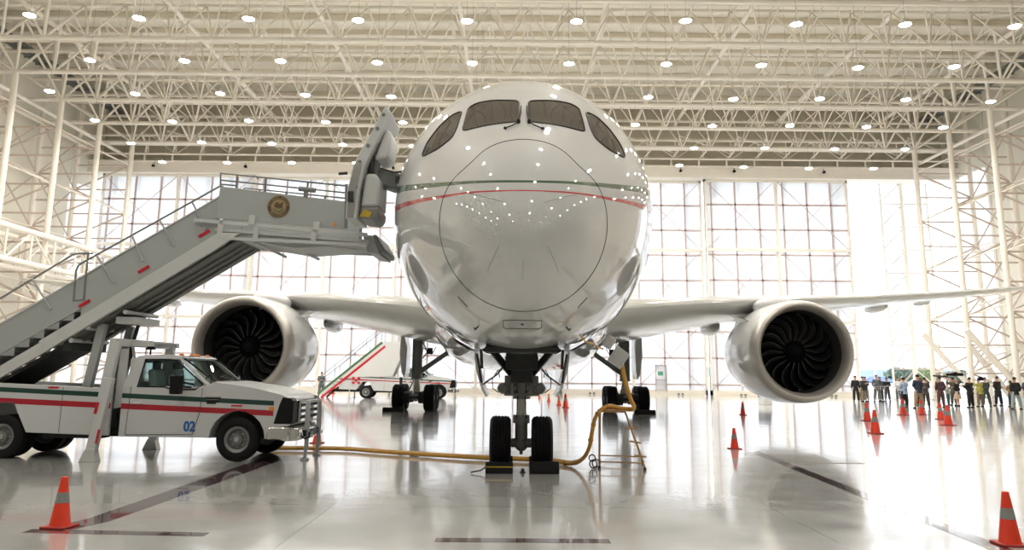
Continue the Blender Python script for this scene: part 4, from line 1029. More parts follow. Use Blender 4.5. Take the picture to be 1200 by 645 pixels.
def staircase(T, s_mat, beam_mat, n0=.10, n1=1.42, main=True):
    # side plates
    kt = .6175
    plate = [(-7.75, 1.085), (-.78, 5.39), (-.72, 4.38), (-3.5, 2.72), (-3.5, 3.02), (-7.75, .52)]
    sides = []
    for (a, b) in ((n0, n0+.04), (n1-.04, n1)):
        o = ob('side_plate', MB().prism(plate, a, b, 'xz'), s_mat, T); sides.append(o)
        ob('plate_rim', MB().bar((-7.75, (a+b)/2, 1.10), (-.78, (a+b)/2, 5.40), .07, .03), M['stairbeam'], o)
    # telescoping beams
    for (a, b) in ((n0-.10, n0), (n1, n1+.10)):
        ob('upper_beam', MB().prism([(-4.27, 2.33), (-.70, 4.61), (-.25, 4.60), (-.72, 4.27), (-4.09, 2.14)], a, b, 'xz'), beam_mat, T, bevel=.006)
        o = ob('lower_beam', MB().prism([(-4.15, 2.37), (-7.75, .12), (-7.55, .04), (-4.05, 2.16)], a+.015, b-.015, 'xz'), beam_mat, T, bevel=.006)
    for (s, z) in ((-3.44, 3.10), (-2.26, 3.82), (-1.04, 4.58)):
        k = ob('reflector', MB().box((s, n0-.012, z+.02), (.26, .01, .065), Matrix.Rotation(R(-31.5), 3, 'Y')), M['red'], T)
    # steps
    n = 24
    for k in range(n):
        s = -.86-.294*k; z = 4.62-.1822*k
        if z < .2: break
        m = MB().bx(s-.17, s+.14, n0+.04, n1-.04, z-.03, z).bx(s+.12, s+.14, n0+.04, n1-.04, z, z+.15)
        ob('step', m, M['stairpaint'], T)
    # underside tray with ribs
    u = MB().prism([(-.30, 4.50), (-3.6, 2.45), (-3.6, 2.40), (-.30, 4.45)], n0, n1, 'xz')
    for q in (.25, .5, .75):
        y = n0+(n1-n0)*q; u.bar((-.32, y, 4.44), (-3.6, y, 2.38), .05, .08)
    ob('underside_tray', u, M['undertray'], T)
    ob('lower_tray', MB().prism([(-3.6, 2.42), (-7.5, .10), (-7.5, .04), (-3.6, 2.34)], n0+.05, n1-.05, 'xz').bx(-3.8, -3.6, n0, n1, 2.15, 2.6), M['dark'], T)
    ob('cross_tube', MB().tube([(-3.62, n0-.05, 2.36), (-3.62, n1+.05, 2.36)], .05, 8).tube([(-3.30, n0-.05, 2.62), (-3.30, n1+.05, 2.62)], .045, 8).tube([(-2.55, n0-.05, 2.95), (-2.55, n1+.05, 2.95)], .045, 8).bx(-2.8, -2.4, n0+.1, n1-.1, 2.72, 2.86), M['stairbeam'], T)
    # handrails
    for y, nm in ((n0+.0, 0), (n1, 1)):
        rr = .022
        h = MB().tube([(-3.68, y, 3.16), (-3.70, y, 3.80), (-3.66, y, 3.92), (-3.52, y, 4.01), (-.80, y, 5.62), (-.72, y, 5.62)], rr, 8)
        h.tube([(-3.62, y, 3.62), (-.9, y, 5.32)], .014, 6)
        h.tube([(-3.68, y, 3.18), (-3.47, y, 3.20)], .018, 6)
        h.tube([(-7.7, y, 1.63), (-3.81, y, 4.14), (-3.72, y, 4.17), (-3.38, y, 4.17)], rr, 8)
        h.tube([(-3.48, y, 4.17), (-3.47, y, 3.18)], rr, 8)
        o = ob('handrail', h, M['railgrey'], T)
        for (a, b) in (((-2.57, 4.55), (-2.29, 4.01)), ((-2.01, 4.88), (-1.64, 4.33)), ((-1.34, 5.26), (-1.0, 4.69)), ((-3.28, 4.12), (-2.86, 3.56)), ((-4.60, 3.62), (-4.13, 3.0)), ((-5.75, 2.88), (-5.3, 2.28)), ((-6.8, 2.2), (-6.4, 1.62))):
            yy = y-.02 if nm == 0 else y+.02
            ob('rail_post', MB().tube([(a[0], yy, a[1]), (b[0], yy, b[1])], .022, 8), M['stairpaint'], o)
    # platform: side panels, deck, beams
    PN = [(-.80, 4.93), (-.76, 5.61), (1.94, 5.29), (1.97, 4.70)]
    for (a, b, f) in ((n0-.06, n0-.01, 1), (n1+.01, n1+.06, 0)):
        o = ob('platform_panel', MB().prism(PN, a, b, 'xz'), s_mat, T, bevel=.006)
        if f and main: emblem(o, .52, a-.004, 5.175)
        if f and main: ob('marker', MB().lathe([(0, -.01), (.035, -.008), (.035, 0)], (1.72, a, 4.80), 'y', 12), M['orange'], o)
        y = (a+b)/2
        r = MB().tube([(-.76, y, 5.60), (-.78, y, 5.90), (1.93, y, 5.63)], .022, 8).tube([(-.75, y, 5.75), (1.93, y, 5.48)], .018, 8).tube([(-.75, y, 5.66), (-.42, y, 5.63)], .018, 6)
        for (s, z0, z1) in ((-.42, 5.56, 5.86), (.20, 5.5, 5.80), (1.10, 5.4, 5.70)): r.tube([(s, y, z0), (s, y, z1)], .024, 8)
        ob('platform_rail', r, M['railgrey'], o)
        ob('gate_post', MB().bar((1.96, y, 4.72), (1.93, y, 5.66), .07, .06, (1, 0, 0)), M['railgrey'], o)
    if main:
        ob('rail_lamp', MB().tube([(.92, n0-.04, 5.57), (1.27, n0-.04, 5.53)], .055, 8).bx(1.03, 1.12, n0-.06, n0-.02, 5.36, 5.56), M['geargrey'], T)
    dk = MB().prism([(-.80, 4.66), (-.80, 4.73), (2.45, 4.48), (2.45, 4.41)], n0-.04, n1+.04, 'xz')
    ob('platform_deck', dk, M['stairbeam'], T)
    bm_ = MB()
    for y in (n0-.08, n1+.08):
        bm_.bar((-1.25, y, 4.88), (2.42, y, 4.58), .05, .07).bar((-.70, y, 4.50), (2.42, y, 4.37), .05, .06)
        for s in (-.68, .08, 1.3): bm_.bar((s, y, 4.50-.035*(s+.7)), (s, y, 4.86-.085*(s+.7)), .10, .05, (0, 1, 0))
        for s in (.0, 1.36): bm_.bar((s-.02, y-.03 if y < .5 else y+.03, 4.78-.08*s), (s, y-.03 if y < .5 else y+.03, 4.98-.10*s), .13, .03, (0, 1, 0))
    ob('platform_frame', bm_, M['stairbeam'], T)
    ob('ventral_box', MB().prism([(-.66, 4.50), (-.66, 4.72), (2.3, 4.46), (2.3, 4.40), (.9, 4.30), (.2, 4.42)], n0, n1, 'xz'), M['stairpaint'], T, bevel=.01)
    ob('deck_brace', MB().bar((.05, n0+.05, 4.42), (.30, n1, 4.30), .04, .05).bar((.75, n0+.05, 4.38), (1.05, n1, 4.25), .04, .05).tube([(.7, n0, 4.42), (2.4, n0+.3, 4.30)], .02, 6), M['stairbeam'], T)
    fb = ob('docking_bumper', MB().prism([(2.30, 4.60), (2.52, 4.58), (2.68, 4.18), (2.42, 4.22)], n0, n1, 'xz'), M['stairpaint'], T, bevel=.02)
    ob('bumper_roll', MB().bar((2.52, (n0+n1)/2, 4.60), (2.74, (n0+n1)/2, 4.22), n1-n0, .13), M['geargrey'], T, bevel=.06)
def emblem(parent, s, y, z):
    e = ob('emblem', MB().lathe([(0, 0), (.24, 0), (.24, .006), (0, .006)], (s, y-.004, z), 'y', 40), M['golddk'], parent)
    ob('emblem_ring', MB().tube([(s+.235*math.cos(2*PI*k/40), y-.005, z+.235*math.sin(2*PI*k/40)) for k in range(40)], .006, 5, closed=True).tube([(s+.158*math.cos(2*PI*k/40), y-.006, z+.158*math.sin(2*PI*k/40)) for k in range(40)], .005, 5, closed=True), M['gold'], e)
    ob('emblem_disc', MB().lathe([(0, 0), (.15, 0), (.15, .002), (0, .002)], (s, y-.006, z), 'y', 36), M['gold'], e)
    # curved lettering of the ring
    def arc_text(txt, r, a0, a1, up):
        for i, chh in enumerate(txt):
            if chh == ' ': continue
            a = a0+(a1-a0)*i/(len(txt)-1)
            t = bpy.data.curves.new('t', 'FONT'); t.body = chh; t.size = .072; t.align_x = 'CENTER'; t.align_y = 'CENTER'; t.extrude = .001
            to = bpy.data.objects.new('tmp', t); COL.objects.link(to); bpy.context.view_layer.update()
            me = bpy.data.meshes.new_from_object(to.evaluated_get(bpy.context.evaluated_depsgraph_get())); bpy.data.objects.remove(to)
            rot = Matrix.Rotation(R(90), 4, 'X') @ Matrix.Rotation((a-PI/2) if up else (a+PI/2), 4, 'Z')
            me.transform(Matrix.Translation((s+r*math.cos(a), y-.008, z+r*math.sin(a))) @ rot)
            yield me
    bm = bmesh.new()
    for me in list(arc_text('ESTADOS UNIDOS', .197, R(172), R(8), True))+list(arc_text('MEXICANOS', .197, R(216), R(324), False)): bm.from_mesh(me)
    me = bpy.data.meshes.new('emblem_lettering'); bm.to_mesh(me); bm.free(); me.materials.append(M['gold'])
    ob('emblem_lettering', me, None, e)
    # eagle with spread wing above a green wreath
    b = MB().ell((s-.005, y-.012, z+.015), (.035, .006, .06), 12, 8).ell((s-.03, y-.013, z+.08), (.022, .006, .018), 10, 6)
    b.add([(s, y-.012, z+.05), (s+.10, y-.012, z+.10), (s+.085, y-.012, z+.03), (s+.09, y-.012, z-.02), (s+.05, y-.012, z-.04), (s+.01, y-.012, z-.02)], [(0, 1, 2, 3, 4, 5)])
    b.add([(s-.02, y-.012, z+.03), (s-.08, y-.012, z+.085), (s-.09, y-.012, z+.01), (s-.05, y-.012, z-.03)], [(0, 1, 2, 3)])
    b.add([(s-.05, y-.013, z+.085), (s-.075, y-.013, z+.075), (s-.05, y-.013, z+.07)], [(0, 1, 2)])
    ob('eagle', b, M['golddk'], e)
    ob('wreath', MB().tube([(s+.105*math.cos(R(200+i*14)), y-.010, z-.01+.095*math.sin(R(200+i*14))) for i in range(11)], .014, 5), M['emgreen'], e)

def outriggers(T):
    for (n_, f) in ((-.28, -1), (W+.28, 1)):
        leg = MB().bar((-2.78, n_, .16), (-2.56, n_, 1.62), .14, .19, (1, 0, 0)).bar((-2.66, n_, 1.0), (-2.52, n_+f*-.04, 2.34), .12, .20, (1, 0, 0))
        o = ob('outrigger_leg', leg, M['stairbeam'], T, bevel=.012)
        ob('outrigger_foot', MB().prism([(-2.97, 0), (-2.62, 0), (-2.70, .26), (-2.86, .24)], n_-.10, n_+.10, 'xz'), M['stairbeam'], o, bevel=.01)
        ob('reflector', MB().bar((-2.74, n_+f*.075, .92), (-2.70, n_+f*.075, 1.14), .01, .06, (1, 0, 0)).bar((-2.66, n_+f*.075, .35), (-2.62, n_+f*.075, .62), .01, .05, (1, 0, 0)), M['red'], o)
    ob('cross_arm', MB().bx(-2.62, -2.5, -.3, W+.3, 2.25, 2.40).bx(-2.5, -2.05, .35, .47, 2.26, 2.36).bx(-2.5, -2.05, 1.5, 1.62, 2.26, 2.36), M['stairbeam'], T, bevel=.01)
    for y in (.28, W-.55):
        ob('lift_strut', MB().bar((-3.30, y, 1.38), (-3.10, y, 2.72), .13, .17, (1, 0, 0)), M['stairpaint'], T, bevel=.01)
    ob('lift_cylinder', MB().tube([(-2.92, .9, 1.4), (-2.78, .9, 2.2)], .07, 12).tube([(-2.78, .9, 2.2), (-2.64, .9, 2.85)], .04, 10), M['geardark'], T)
    ob('tower_plate', MB().prism([(-2.62, 1.0), (-2.40, 1.05), (-2.44, 2.2), (-2.58, 2.2)], .1, .16, 'xz').tube([(-2.55, .5, 2.3), (-2.36, .5, 1.5)], .03, 8), M['stairbeam'], T)
    ob('work_lamp', MB().tube([(-2.25, .7, 2.06), (-2.25, .7, 2.22)], .018, 6).ell((-2.25, .7, 2.30), (.10, .09, .085), 12, 8).bx(-2.34, -2.16, .66, .74, 2.20, 2.24), M['black'], T)

T1 = empty('stair_truck', (-5.42, 16.56, 0), R(-2), 'white passenger stair truck numbered 02 docked at the left side of the airliner', 'truck')
truck_body(T1, M['truck']); bed_panels(T1, M['truck'], -7.75, -2.62); staircase(T1, M['stairpaint'], M['stairbeam']); outriggers(T1)
# jack legs hinged ahead of the front bumper
for y in (.55, 1.45):
    j = MB().bar((1.22, y, .55), (1.22, y, 1.18), .05, .07, (1, 0, 0)).bar((1.22, y, .04), (1.24, y, 1.14), .045, .06, (1, 0, 0)).lathe([(0, 0), (.09, 0), (.09, .025), (.03, .06)], (1.22, y, 0), 'z', 14).tube([(1.27, y, .2), (1.27, y, 1.0)], .014, 6)
    ob('front_jack', j, M['stairbeam'], T1)
ob('jack_crossbar', MB().bx(1.20, 1.25, .55, 1.45, 1.14, 1.19).bx(1.20, 1.24, .5, 1.0, .42, .56), M['stairbeam'], T1)

# second stair truck far behind the main gear
M['truck2'] = truck_mat('truck_white_thin_stripes', 1.20, .035, 1.04, .035, 1.0)
T2 = empty('stair_truck', (-4.75, 54.6, 0), R(1), 'distant white stair truck with a low striped staircase, standing behind the left main gear', 'truck')
truck_body(T2, M['truck2'], number=False); bed_panels(T2, M['truck2'], -6.6, -2.62)
def striped_side(T):
    # closed white side with a green and a red stripe along the slope
    A_, B_ = (-8.0, .35), (-3.9, 3.75)
    for (y0, y1) in ((-.06, .02), (W-.4, W-.32)):
        o = ob('side_panel', MB().prism([A_, B_, (-2.3, 3.75), (-2.3, 3.3), (-3.1, 1.45), (-6.6, 1.35), (-7.5, .22)], y0, y1, 'xz'), M['white'], T)
        yy = y0-.006 if y0 < 1 else y1+.006
        def off(d, h): return [(A_[0]+d*.63, A_[1]-d*.77), (B_[0]+d*.63, B_[1]-d*.77), (B_[0]+(d+h)*.63, B_[1]-(d+h)*.77), (A_[0]+(d+h)*.63, A_[1]-(d+h)*.77)]
        ob('green_stripe', MB().prism(off(.0, .16), yy-.002, yy+.002, 'xz'), M['emgreen'], o)
        ob('red_stripe', MB().prism(off(.34, .15), yy-.002, yy+.002, 'xz'), M['red'], o)
        q = MB()
        for i in range(3):
            for j in range(3):
                if (i+j) % 2 == 0: q.bx(-5.75+i*.18, -5.57+i*.18, yy-.004, yy+.004, .95+j*.15, 1.10+j*.15)
        ob('chequer_mark', q, M['red'], o)
        h = MB().tube([(-7.9, y0, 1.35), (-3.9, y0, 4.7), (-2.3, y0, 4.7)], .025, 6)
        for k in range(5): s = -7.9+1.0*k; h.tube([(s, y0, 1.35+.84*(k)), (s, y0, .45+.84*k)], .02, 6)
        ob('handrail', h, M['railgrey'], o)
    for k in range(17): ob('step', MB().bx(-7.9+.245*k, -7.62+.245*k, .02, W-.4, .25+.2*k, .29+.2*k), M['stairpaint'], T)
    ob('platform', MB().bx(-3.9, -2.2, .0, W-.35, 3.6, 3.72), M['stairpaint'], T)
    for s in (-5.9, 1.0):
        for y in (.0, W): ob('jack_leg', MB().bar((s, y, .03), (s, y, .75), .06, .06, (1, 0, 0)).bx(s-.12, s+.12, y-.1, y+.1, 0, .03), M['stairbeam'], T)
striped_side(T2)

build_aircraft()

# ================================================================== CHOCKS, HOSE, STAND
def chock(name, x, y, w, d, h, label, stripe=False, cat='wheel chock', group='black wheel chocks'):
    t = empty(name, (x, y, 0), 0, label, cat, group)
    ob('block', MB().prism([(-d/2, 0), (d/2, 0), (d/2*.6, h*.55), (d/2*.25, h), (-d/2*.25, h), (-d/2*.8, h*.5)], -w/2, w/2, 'yz'), M['black'], t, bevel=.012)
    if stripe: ob('yellow_edge', MB().bar((-w/2+.01, -d/2*.9, .115), (w/2-.01, -d/2*.9, .115), .012, .022), M['yellow'], t)
    return t
chock('wheel_chock', -.19, 15.24, .50, .24, .19, 'black chock with a yellow edge in front of the left nose tyre', True)
chock('wheel_chock', .63, 15.24, .54, .24, .21, 'plain black chock in front of the right nose tyre')
chock('wheel_chock', -.17, 16.46, .46, .22, .18, 'black chock behind the left nose tyre')
chock('wheel_chock', .61, 16.46, .46, .22, .18, 'black chock behind the right nose tyre')
chock('wheel_chock', -5.25, 37.15, .95, .3, .2, 'black chock in front of the left main gear outer tyre')
chock('wheel_chock', 6.05, 37.15, .95, .3, .2, 'black chock in front of the right main gear outer tyre')
o = ob('pull_cord', MB().tube([(-.44, 15.22, .1), (-.52, 15.16, .05), (-.60, 15.12, .04), (-.70, 15.10, .02)], .012, 6), M['black']); tag(o, 'short dark pull cord lying by the left nose wheel chock', 'cord')
o = ob('floor_fitting', MB().bx(.21, .27, 15.3, 15.36, 0, .07).bx(.19, .29, 15.28, 15.38, 0, .015), M['geardark']); tag(o, 'tiny dark fitting standing on the floor between the nose wheels', 'fitting')

def catmull(P, k=8):
    P = [Vector(p) for p in P]; P = [P[0]*2-P[1]]+P+[P[-1]*2-P[-2]]; out = []
    for i in range(1, len(P)-2):
        for j in range(k):
            t = j/k; a, b, c, d = P[i-1:i+3]
            out.append(.5*((2*b)+(c-a)*t+(2*a-5*b+4*c-d)*t*t+(3*b-a-3*c+d)*t**3))
    out.append(P[-2]); return out
hp = [(-5.6, 18.9, .05), (-5.0, 18.95, .05), (-3.83, 18.95, .05), (-2.76, 18.35, .05), (-1.39, 17.65, .05), (-.55, 17.3, .05), (.4, 17.05, .05), (.9, 16.75, .05), (1.2, 16.4, .05), (1.38, 16.05, .16), (1.50, 15.85, .38), (1.56, 15.82, .68), (1.62, 15.84, .93), (1.74, 15.95, 1.09), (1.92, 16.1, 1.16), (2.14, 16.15, 1.12), (2.32, 16.0, 1.11), (2.37, 15.8, 1.15), (2.28, 15.6, 1.30), (2.16, 15.4, 1.60), (2.05, 15.1, 1.95), (1.97, 14.7, 2.14)]
pts = catmull(hp)
hz = MB().tube(pts, .037, 10).tube([p+Vector((.02, .075, .02)) for p in pts[:-4]], .031, 10)
h = ob('ground_power_hose', hz, M['hose']); tag(h, 'yellow power cable on the floor past the nose wheels and up to the belly', 'cable')
for i in (60, 84, 92, 100, 110): 
    if i < len(pts): ob('cable_tie', MB().tube([pts[i]+Vector((0, 0, -.0)), pts[i+1]], .052, 8), M['hose'], h)
o = ob('grounding_cable', MB().tube(catmull([(1.10, 12.9, 2.40), (1.20, 13.1, 2.30), (1.36, 13.5, 2.28), (1.50, 14.0, 2.24), (1.62, 14.35, 2.22)]), .014, 6), M['hose'])
tag(o, 'thin beige cable drooping under the aircraft nose towards the plug box', 'cable')
st = empty('hose_stand', (2.15, 16.4, 0), 0, 'light orange tube stand with castors holding the yellow cable right of the nose gear', 'stand')
def L(p): return (p[0]-2.15, p[1]-16.4, p[2])
fr = MB()
a0, a1, b0, b1 = (1.72, 16.05, .05), (1.86, 17.3, .05), (2.56, 15.85, .05), (2.72, 17.1, .05)
ta0, ta1, tb0, tb1 = (1.73, 16.05, 1.07), (1.80, 16.5, 1.07), (2.22, 15.98, 1.07), (2.28, 16.45, 1.07)
for (p, q) in ((a0, ta0), (b0, tb0), (a1, ta1), (b1, tb1), (ta0, tb0), (ta1, tb1), (ta0, ta1), (tb0, tb1)): fr.tube([L(p), L(q)], .018, 8)
for z in (.13,): fr.tube([L((1.72, 16.05, z)), L((2.53, 15.86, z))], .014, 6).tube([L((1.86, 17.25, z)), L((2.68, 17.05, z))], .014, 6)
ob('frame', fr, M['standpaint'], st)
ob('cable_cradle', MB().bx(-.42, .10, -.42, .02, 1.07, 1.10), M['standpaint'], st, bevel=.01)
for u in (.30, .55, .80):
    p = Vector(tb0).lerp(Vector(b0), u); ob('hook', MB().tube([L(p+Vector((-.12, -.02, .02))), L(p), L(p+Vector((.1, -.02, -.01)))], .02, 6), M['standpaint'], st)
for (x, y) in ((1.60, 16.0), (1.66, 16.12)):
    ob('castor', MB().tube([L((x+.07*math.cos(2*PI*k/16), y, .09+.075*math.sin(2*PI*k/16))) for k in range(16)], .014, 6, closed=True), M['geardark'], st)
ob('reel', MB().tube([L((1.58+.06*math.cos(2*PI*k/16), 16.02, .20+.06*math.sin(2*PI*k/16))) for k in range(16)], .013, 6, closed=True), M['geardark'], st)
ob('foot', MB().lathe([(0, 0), (.03, 0), (.03, .05), (0, .05)], L((2.56, 15.85, 0)), 'z', 10).lathe([(0, 0), (.03, 0), (.03, .05), (0, .05)], L((2.72, 17.1, 0)), 'z', 10).lathe([(0, 0), (.03, 0), (.03, .05), (0, .05)], L((1.86, 17.3, 0)), 'z', 10).lathe([(0, 0), (.03, 0), (.03, .05), (0, .05)], L((1.72, 16.05, 0)), 'z', 10), M['geardark'], st)

# ================================================================== TRAFFIC CONES
def cone_proto():
    t = empty('traffic_cone', (0, 0, 0)); tag(t, 'x', 'traffic cone', 'orange traffic cones')
    ob('base', MB().prism([(math.copysign(.19, c)*1+0, math.copysign(.19, s)) for c, s in ((1, 1), (-1, 1), (-1, -1), (1, -1))], 0, .035, 'xy'), M['conebase'], t, bevel=.015)
    ob('body', MB().lathe([(.148, .03), (.140, .05), (.045, .70), (.03, .705), (0, .70)], axis='z', n=24), M['cone'], t)
    ob('grey_band', MB().lathe([(.0985, .345), (.0775, .49), (.076, .49), (.097, .345)], axis='z', n=24, closed=True), M['conetape'], t)
    return t
cp = cone_proto(); first = True
CONES = [
 (-5.16, 9.75, .56, 'large orange cone at bottom left, standing on the dark floor stripe'),
 (5.47, 9.28, .56, 'large orange cone cut by the right edge of the picture, lowest on the right'),
 (-4.85, 20.95, .54, 'orange cone standing behind the front bumper of the stair truck numbered 02'),
 (5.53, 20.5, .50, 'orange cone alone on the floor between the cable stand and the right engine'),
 (10.52, 37.4, .58, 'small orange cone left of the small black box beneath the right engine'),
 (11.58, 26.3, .74, 'tall orange cone right of the right engine, the nearer of a close pair'),
 (14.46, 33.5, .75, 'orange cone just right of the right engine, the farther of the close pair'),
 (18.44, 38.8, .76, 'orange cone in front of the man with the pale blue shirt'),
 (18.37, 35.3, .70, 'orange cone in front of the crowd, the left one of the rightmost pair'),
 (16.45, 31.1, .75, 'orange cone in front of the crowd, the nearer one of the rightmost pair'),
 (19.6, 39.4, .72, 'orange cone half hidden behind the pair of cones in front of the crowd'),
 (2.05, 58.0, .40, 'tiny orange cone behind the nose gear, leftmost of four'),
 (2.45, 52.5, .48, 'tiny orange cone behind the nose gear, second from left of four'),
 (2.75, 46.6, .55, 'small orange cone behind the nose gear, third from left in the row of four'),
 (2.90, 43.3, .72, 'small orange cone behind the nose gear, rightmost and tallest of the row of four'),
 (-14.2, 66.0, .60, 'small orange cone by the doors, left of the distant stair truck'),
 (-23.9, 63.0, .55, 'tiny orange cone far back seen under the stairs at the left'),
]
for (x, y, hgt, lab) in CONES:
    o = cp if first else copy_tree(cp); first = False
    o.location = (x, y, 0); o.scale = (hgt/.705,)*3; o.rotation_euler.z = random.uniform(-.3, .3); o['label'] = lab

# small box on the floor below the right engine
t = empty('equipment_box', (15.6, 50.5, 0), R(20), 'small black and white equipment box on the floor below the right engine', 'box')
ob('case', MB().bx(-.30, .30, -.3, .3, 0, .45), M['white'], t, bevel=.02); ob('top_unit', MB().bx(-.32, .18, -.3, .3, .45, 1.15).bx(.18, .30, -.3, .3, .45, .6), M['black'], t, bevel=.02)
# ================================================================== PEOPLE
def skin_mesh(name, V, E, Rr, mat, sub=1):
    me = bpy.data.meshes.new(name); me.from_pydata([tuple(v) for v in V], E, [])
    o = bpy.data.objects.new('tmp_skin', me); COL.objects.link(o)
    o.modifiers.new('skin', 'SKIN')
    if not me.skin_vertices:
        bm = bmesh.new(); bm.from_mesh(me); bm.verts.layers.skin.verify(); bm.to_mesh(me); bm.free()
    sv = me.skin_vertices[0].data
    for i, r in enumerate(Rr): sv[i].radius = (r, r) if not isinstance(r, tuple) else r; sv[i].use_root = (i == 0)
    s = o.modifiers.new('sub', 'SUBSURF'); s.levels = sub; s.render_levels = sub
    bpy.context.view_layer.update()
    out = bpy.data.meshes.new_from_object(o.evaluated_get(bpy.context.evaluated_depsgraph_get()))
    bpy.data.objects.remove(o); out.name = name; out.materials.clear(); out.materials.append(mat)
    for p in out.polygons: p.use_smooth = True
    return out
CM = {}
def cloth(c):
    if c not in CM: CM[c] = pmat('cloth_%d' % len(CM), c, .85, var=.12, vscale=6)
    return CM[c]
def person(x, y, face, H, top, bottom, hair, label, arms='down', skirt=False, spread=.10, step=0.0, coat=False, cap=None, hold=None, group=None):
    k = H/1.75
    t = empty('person', (x, y, 0), R(face), label, 'person', group)
    A = {'down': ((.235, -.02, 1.13), (.25, .06, .88)), 'crossed': ((.24, .02, 1.14), (.07, .22, 1.16)), 'hold': ((.23, .10, 1.15), (.10, .34, 1.26)), 'up': ((.26, .16, 1.30), (.12, .30, 1.58)),
         'behind': ((.24, -.10, 1.14), (.06, -.17, .98)), 'pocket': ((.27, -.06, 1.14), (.20, .08, .96))}[arms]
    V, Ed, Rr = [], [], []
    def v(p, r, par=None):
        V.append(Vector(p)*k); Rr.append((r[0]*k, r[1]*k) if isinstance(r, tuple) else r*k)
        if par is not None: Ed.append((par, len(V)-1))
        return len(V)-1
    def build(kind):
        V.clear(); Ed.clear(); Rr.clear(); g = {'body': 0, 'jacket': .034, 'trousers': .034}[kind]
        pel = v((0, 0, .95), .125+g if kind != 'body' else .105)
        if kind != 'trousers':
            q_ = -.025 if kind == 'body' else .01
            if kind == 'jacket' and not coat: v((0, 0, .84), .145, pel)
            w = v((0, .0, 1.10), .115+g+q_, pel); c = v((0, 0, 1.30), .135+g+q_, w); n0 = v((0, -.01, 1.45), .085+g*.6+q_*.8, c)
            if kind == 'body':
                n = v((0, 0, 1.50), .055, n0); h1 = v((0, .012, 1.57), .075, n); h2 = v((0, .005, 1.65), .092, h1); v((0, -.005, 1.71), .06, h2)
            for s in (-1, 1):
                sh = v((s*.165, 0, 1.40), .068+g, n0); el = v((s*A[0][0], A[0][1], A[0][2]), .042+g, sh); wr = v((s*A[1][0], A[1][1], A[1][2]), .030+g*.8, el)
                if kind == 'body':
                    d = (Vector(A[1])-Vector(A[0])).normalized(); d = Vector((d.x*s, d.y, d.z)); sd = d.cross(Vector((0, 1, .2))).normalized()
                    b = Vector((s*A[1][0], A[1][1], A[1][2])); pm = v(b+d*.06, .026, wr)
                    for q, L in ((-.027, .075), (-.009, .085), (.009, .08), (.027, .065)):
                        kn = v(b+d*.10+sd*q, .010, pm); tip = v(b+d*(.10+L*.6)+sd*q+Vector((0, .01, 0)), .009, kn); v(b+d*(.10+L)+sd*q*.9+Vector((0, .025, 0)), .008, tip)
                    th = v(b+d*.055+sd*.045+Vector((0, .02, 0)), .011, pm); v(b+d*.09+sd*.055+Vector((0, .035, 0)), .009, th)
        if kind == 'trousers': v((0, 0, 1.05), .12, pel)
        if kind != 'jacket':
            for s in (-1, 1):
                hp_ = v((s*.09, 0, .86), .10+g, pel); kn = v((s*(.09+spread*.35), s*step*.4, .49), .066+g, hp_); an = v((s*(.09+spread*.6), s*step, .11 if kind == 'body' else .07), .045+g*1.1, kn)
                if kind == 'body': f = v((s*(.09+spread*.65), s*step+.02, .05), .04, an); v((s*(.10+spread*.7), s*step+.15, .035), .032, f)
        elif coat:
            a = v((0, 0, .75), .16, pel); v((0, 0, .55 if coat is True else coat), .165, a)
        return list(V), list(Ed), list(Rr)
    b = ob('body', skin_mesh('body', *build('body'), M['skin']), None, t)
    ob('jacket', skin_mesh('jacket', *build('jacket'), cloth(top)), None, t)
    if skirt:
        mb = MB().lathe([(.13*k, 1.02*k), (.17*k, .88*k), (.20*k, .65*k), (.22*k, .46*k), (.21*k, .46*k), (.12*k, .9*k)], axis='z', n=20); ob('skirt', mb, cloth(bottom), t)
    else: ob('trousers', skin_mesh('trousers', *build('trousers'), cloth(bottom)), None, t)
    for s in (-1, 1):
        sx_, sy_ = s*(.09+spread*.65)*k, s*step*k
        ob('shoe', MB().ell((sx_, sy_+.06*k, .045*k), (.05*k, .135*k, .045*k), 12, 8).bx(sx_-.045*k, sx_+.045*k, sy_-.06*k, sy_+.17*k, 0, .025*k), M['black'], t)
    if hair is not None:
        ob('hair', MB().ell((0, -.018*k, 1.685*k), (.088*k, .098*k, .082*k), 16, 10), cloth(hair), t)
    if cap: ob('cap', MB().ell((0, 0, 1.72*k), (.10*k, .11*k, .06*k), 14, 8).bx(-.07*k, .07*k, .05*k, .17*k, 1.70*k, 1.715*k), cloth(cap), t)
    f = MB().ell((0, .098*k, 1.615*k), (.014*k, .022*k, .025*k), 8, 6)
    for s in (-1, 1): f.ell((s*.084*k, 0, 1.62*k), (.012*k, .022*k, .032*k), 8, 6)
    ob('nose_and_ears', f, M['skin'], t)
    e = MB()
    for s in (-1, 1): e.ell((s*.032*k, .088*k, 1.645*k), (.012*k, .008*k, .007*k), 8, 6)
    e.ell((0, .090*k, 1.565*k), (.024*k, .008*k, .005*k), 8, 6)
    ob('eyes_and_mouth', e, M['geardark'], t)
    return t
BK = (.012, .012, .013); NV = (.02, .03, .055); BR = (.06, .045, .035); KH = (.30, .22, .13); GY = (.10, .11, .12); WH = (.72, .72, .70); HB = (.02, .015, .012); GR_ = (.25, .24, .23)
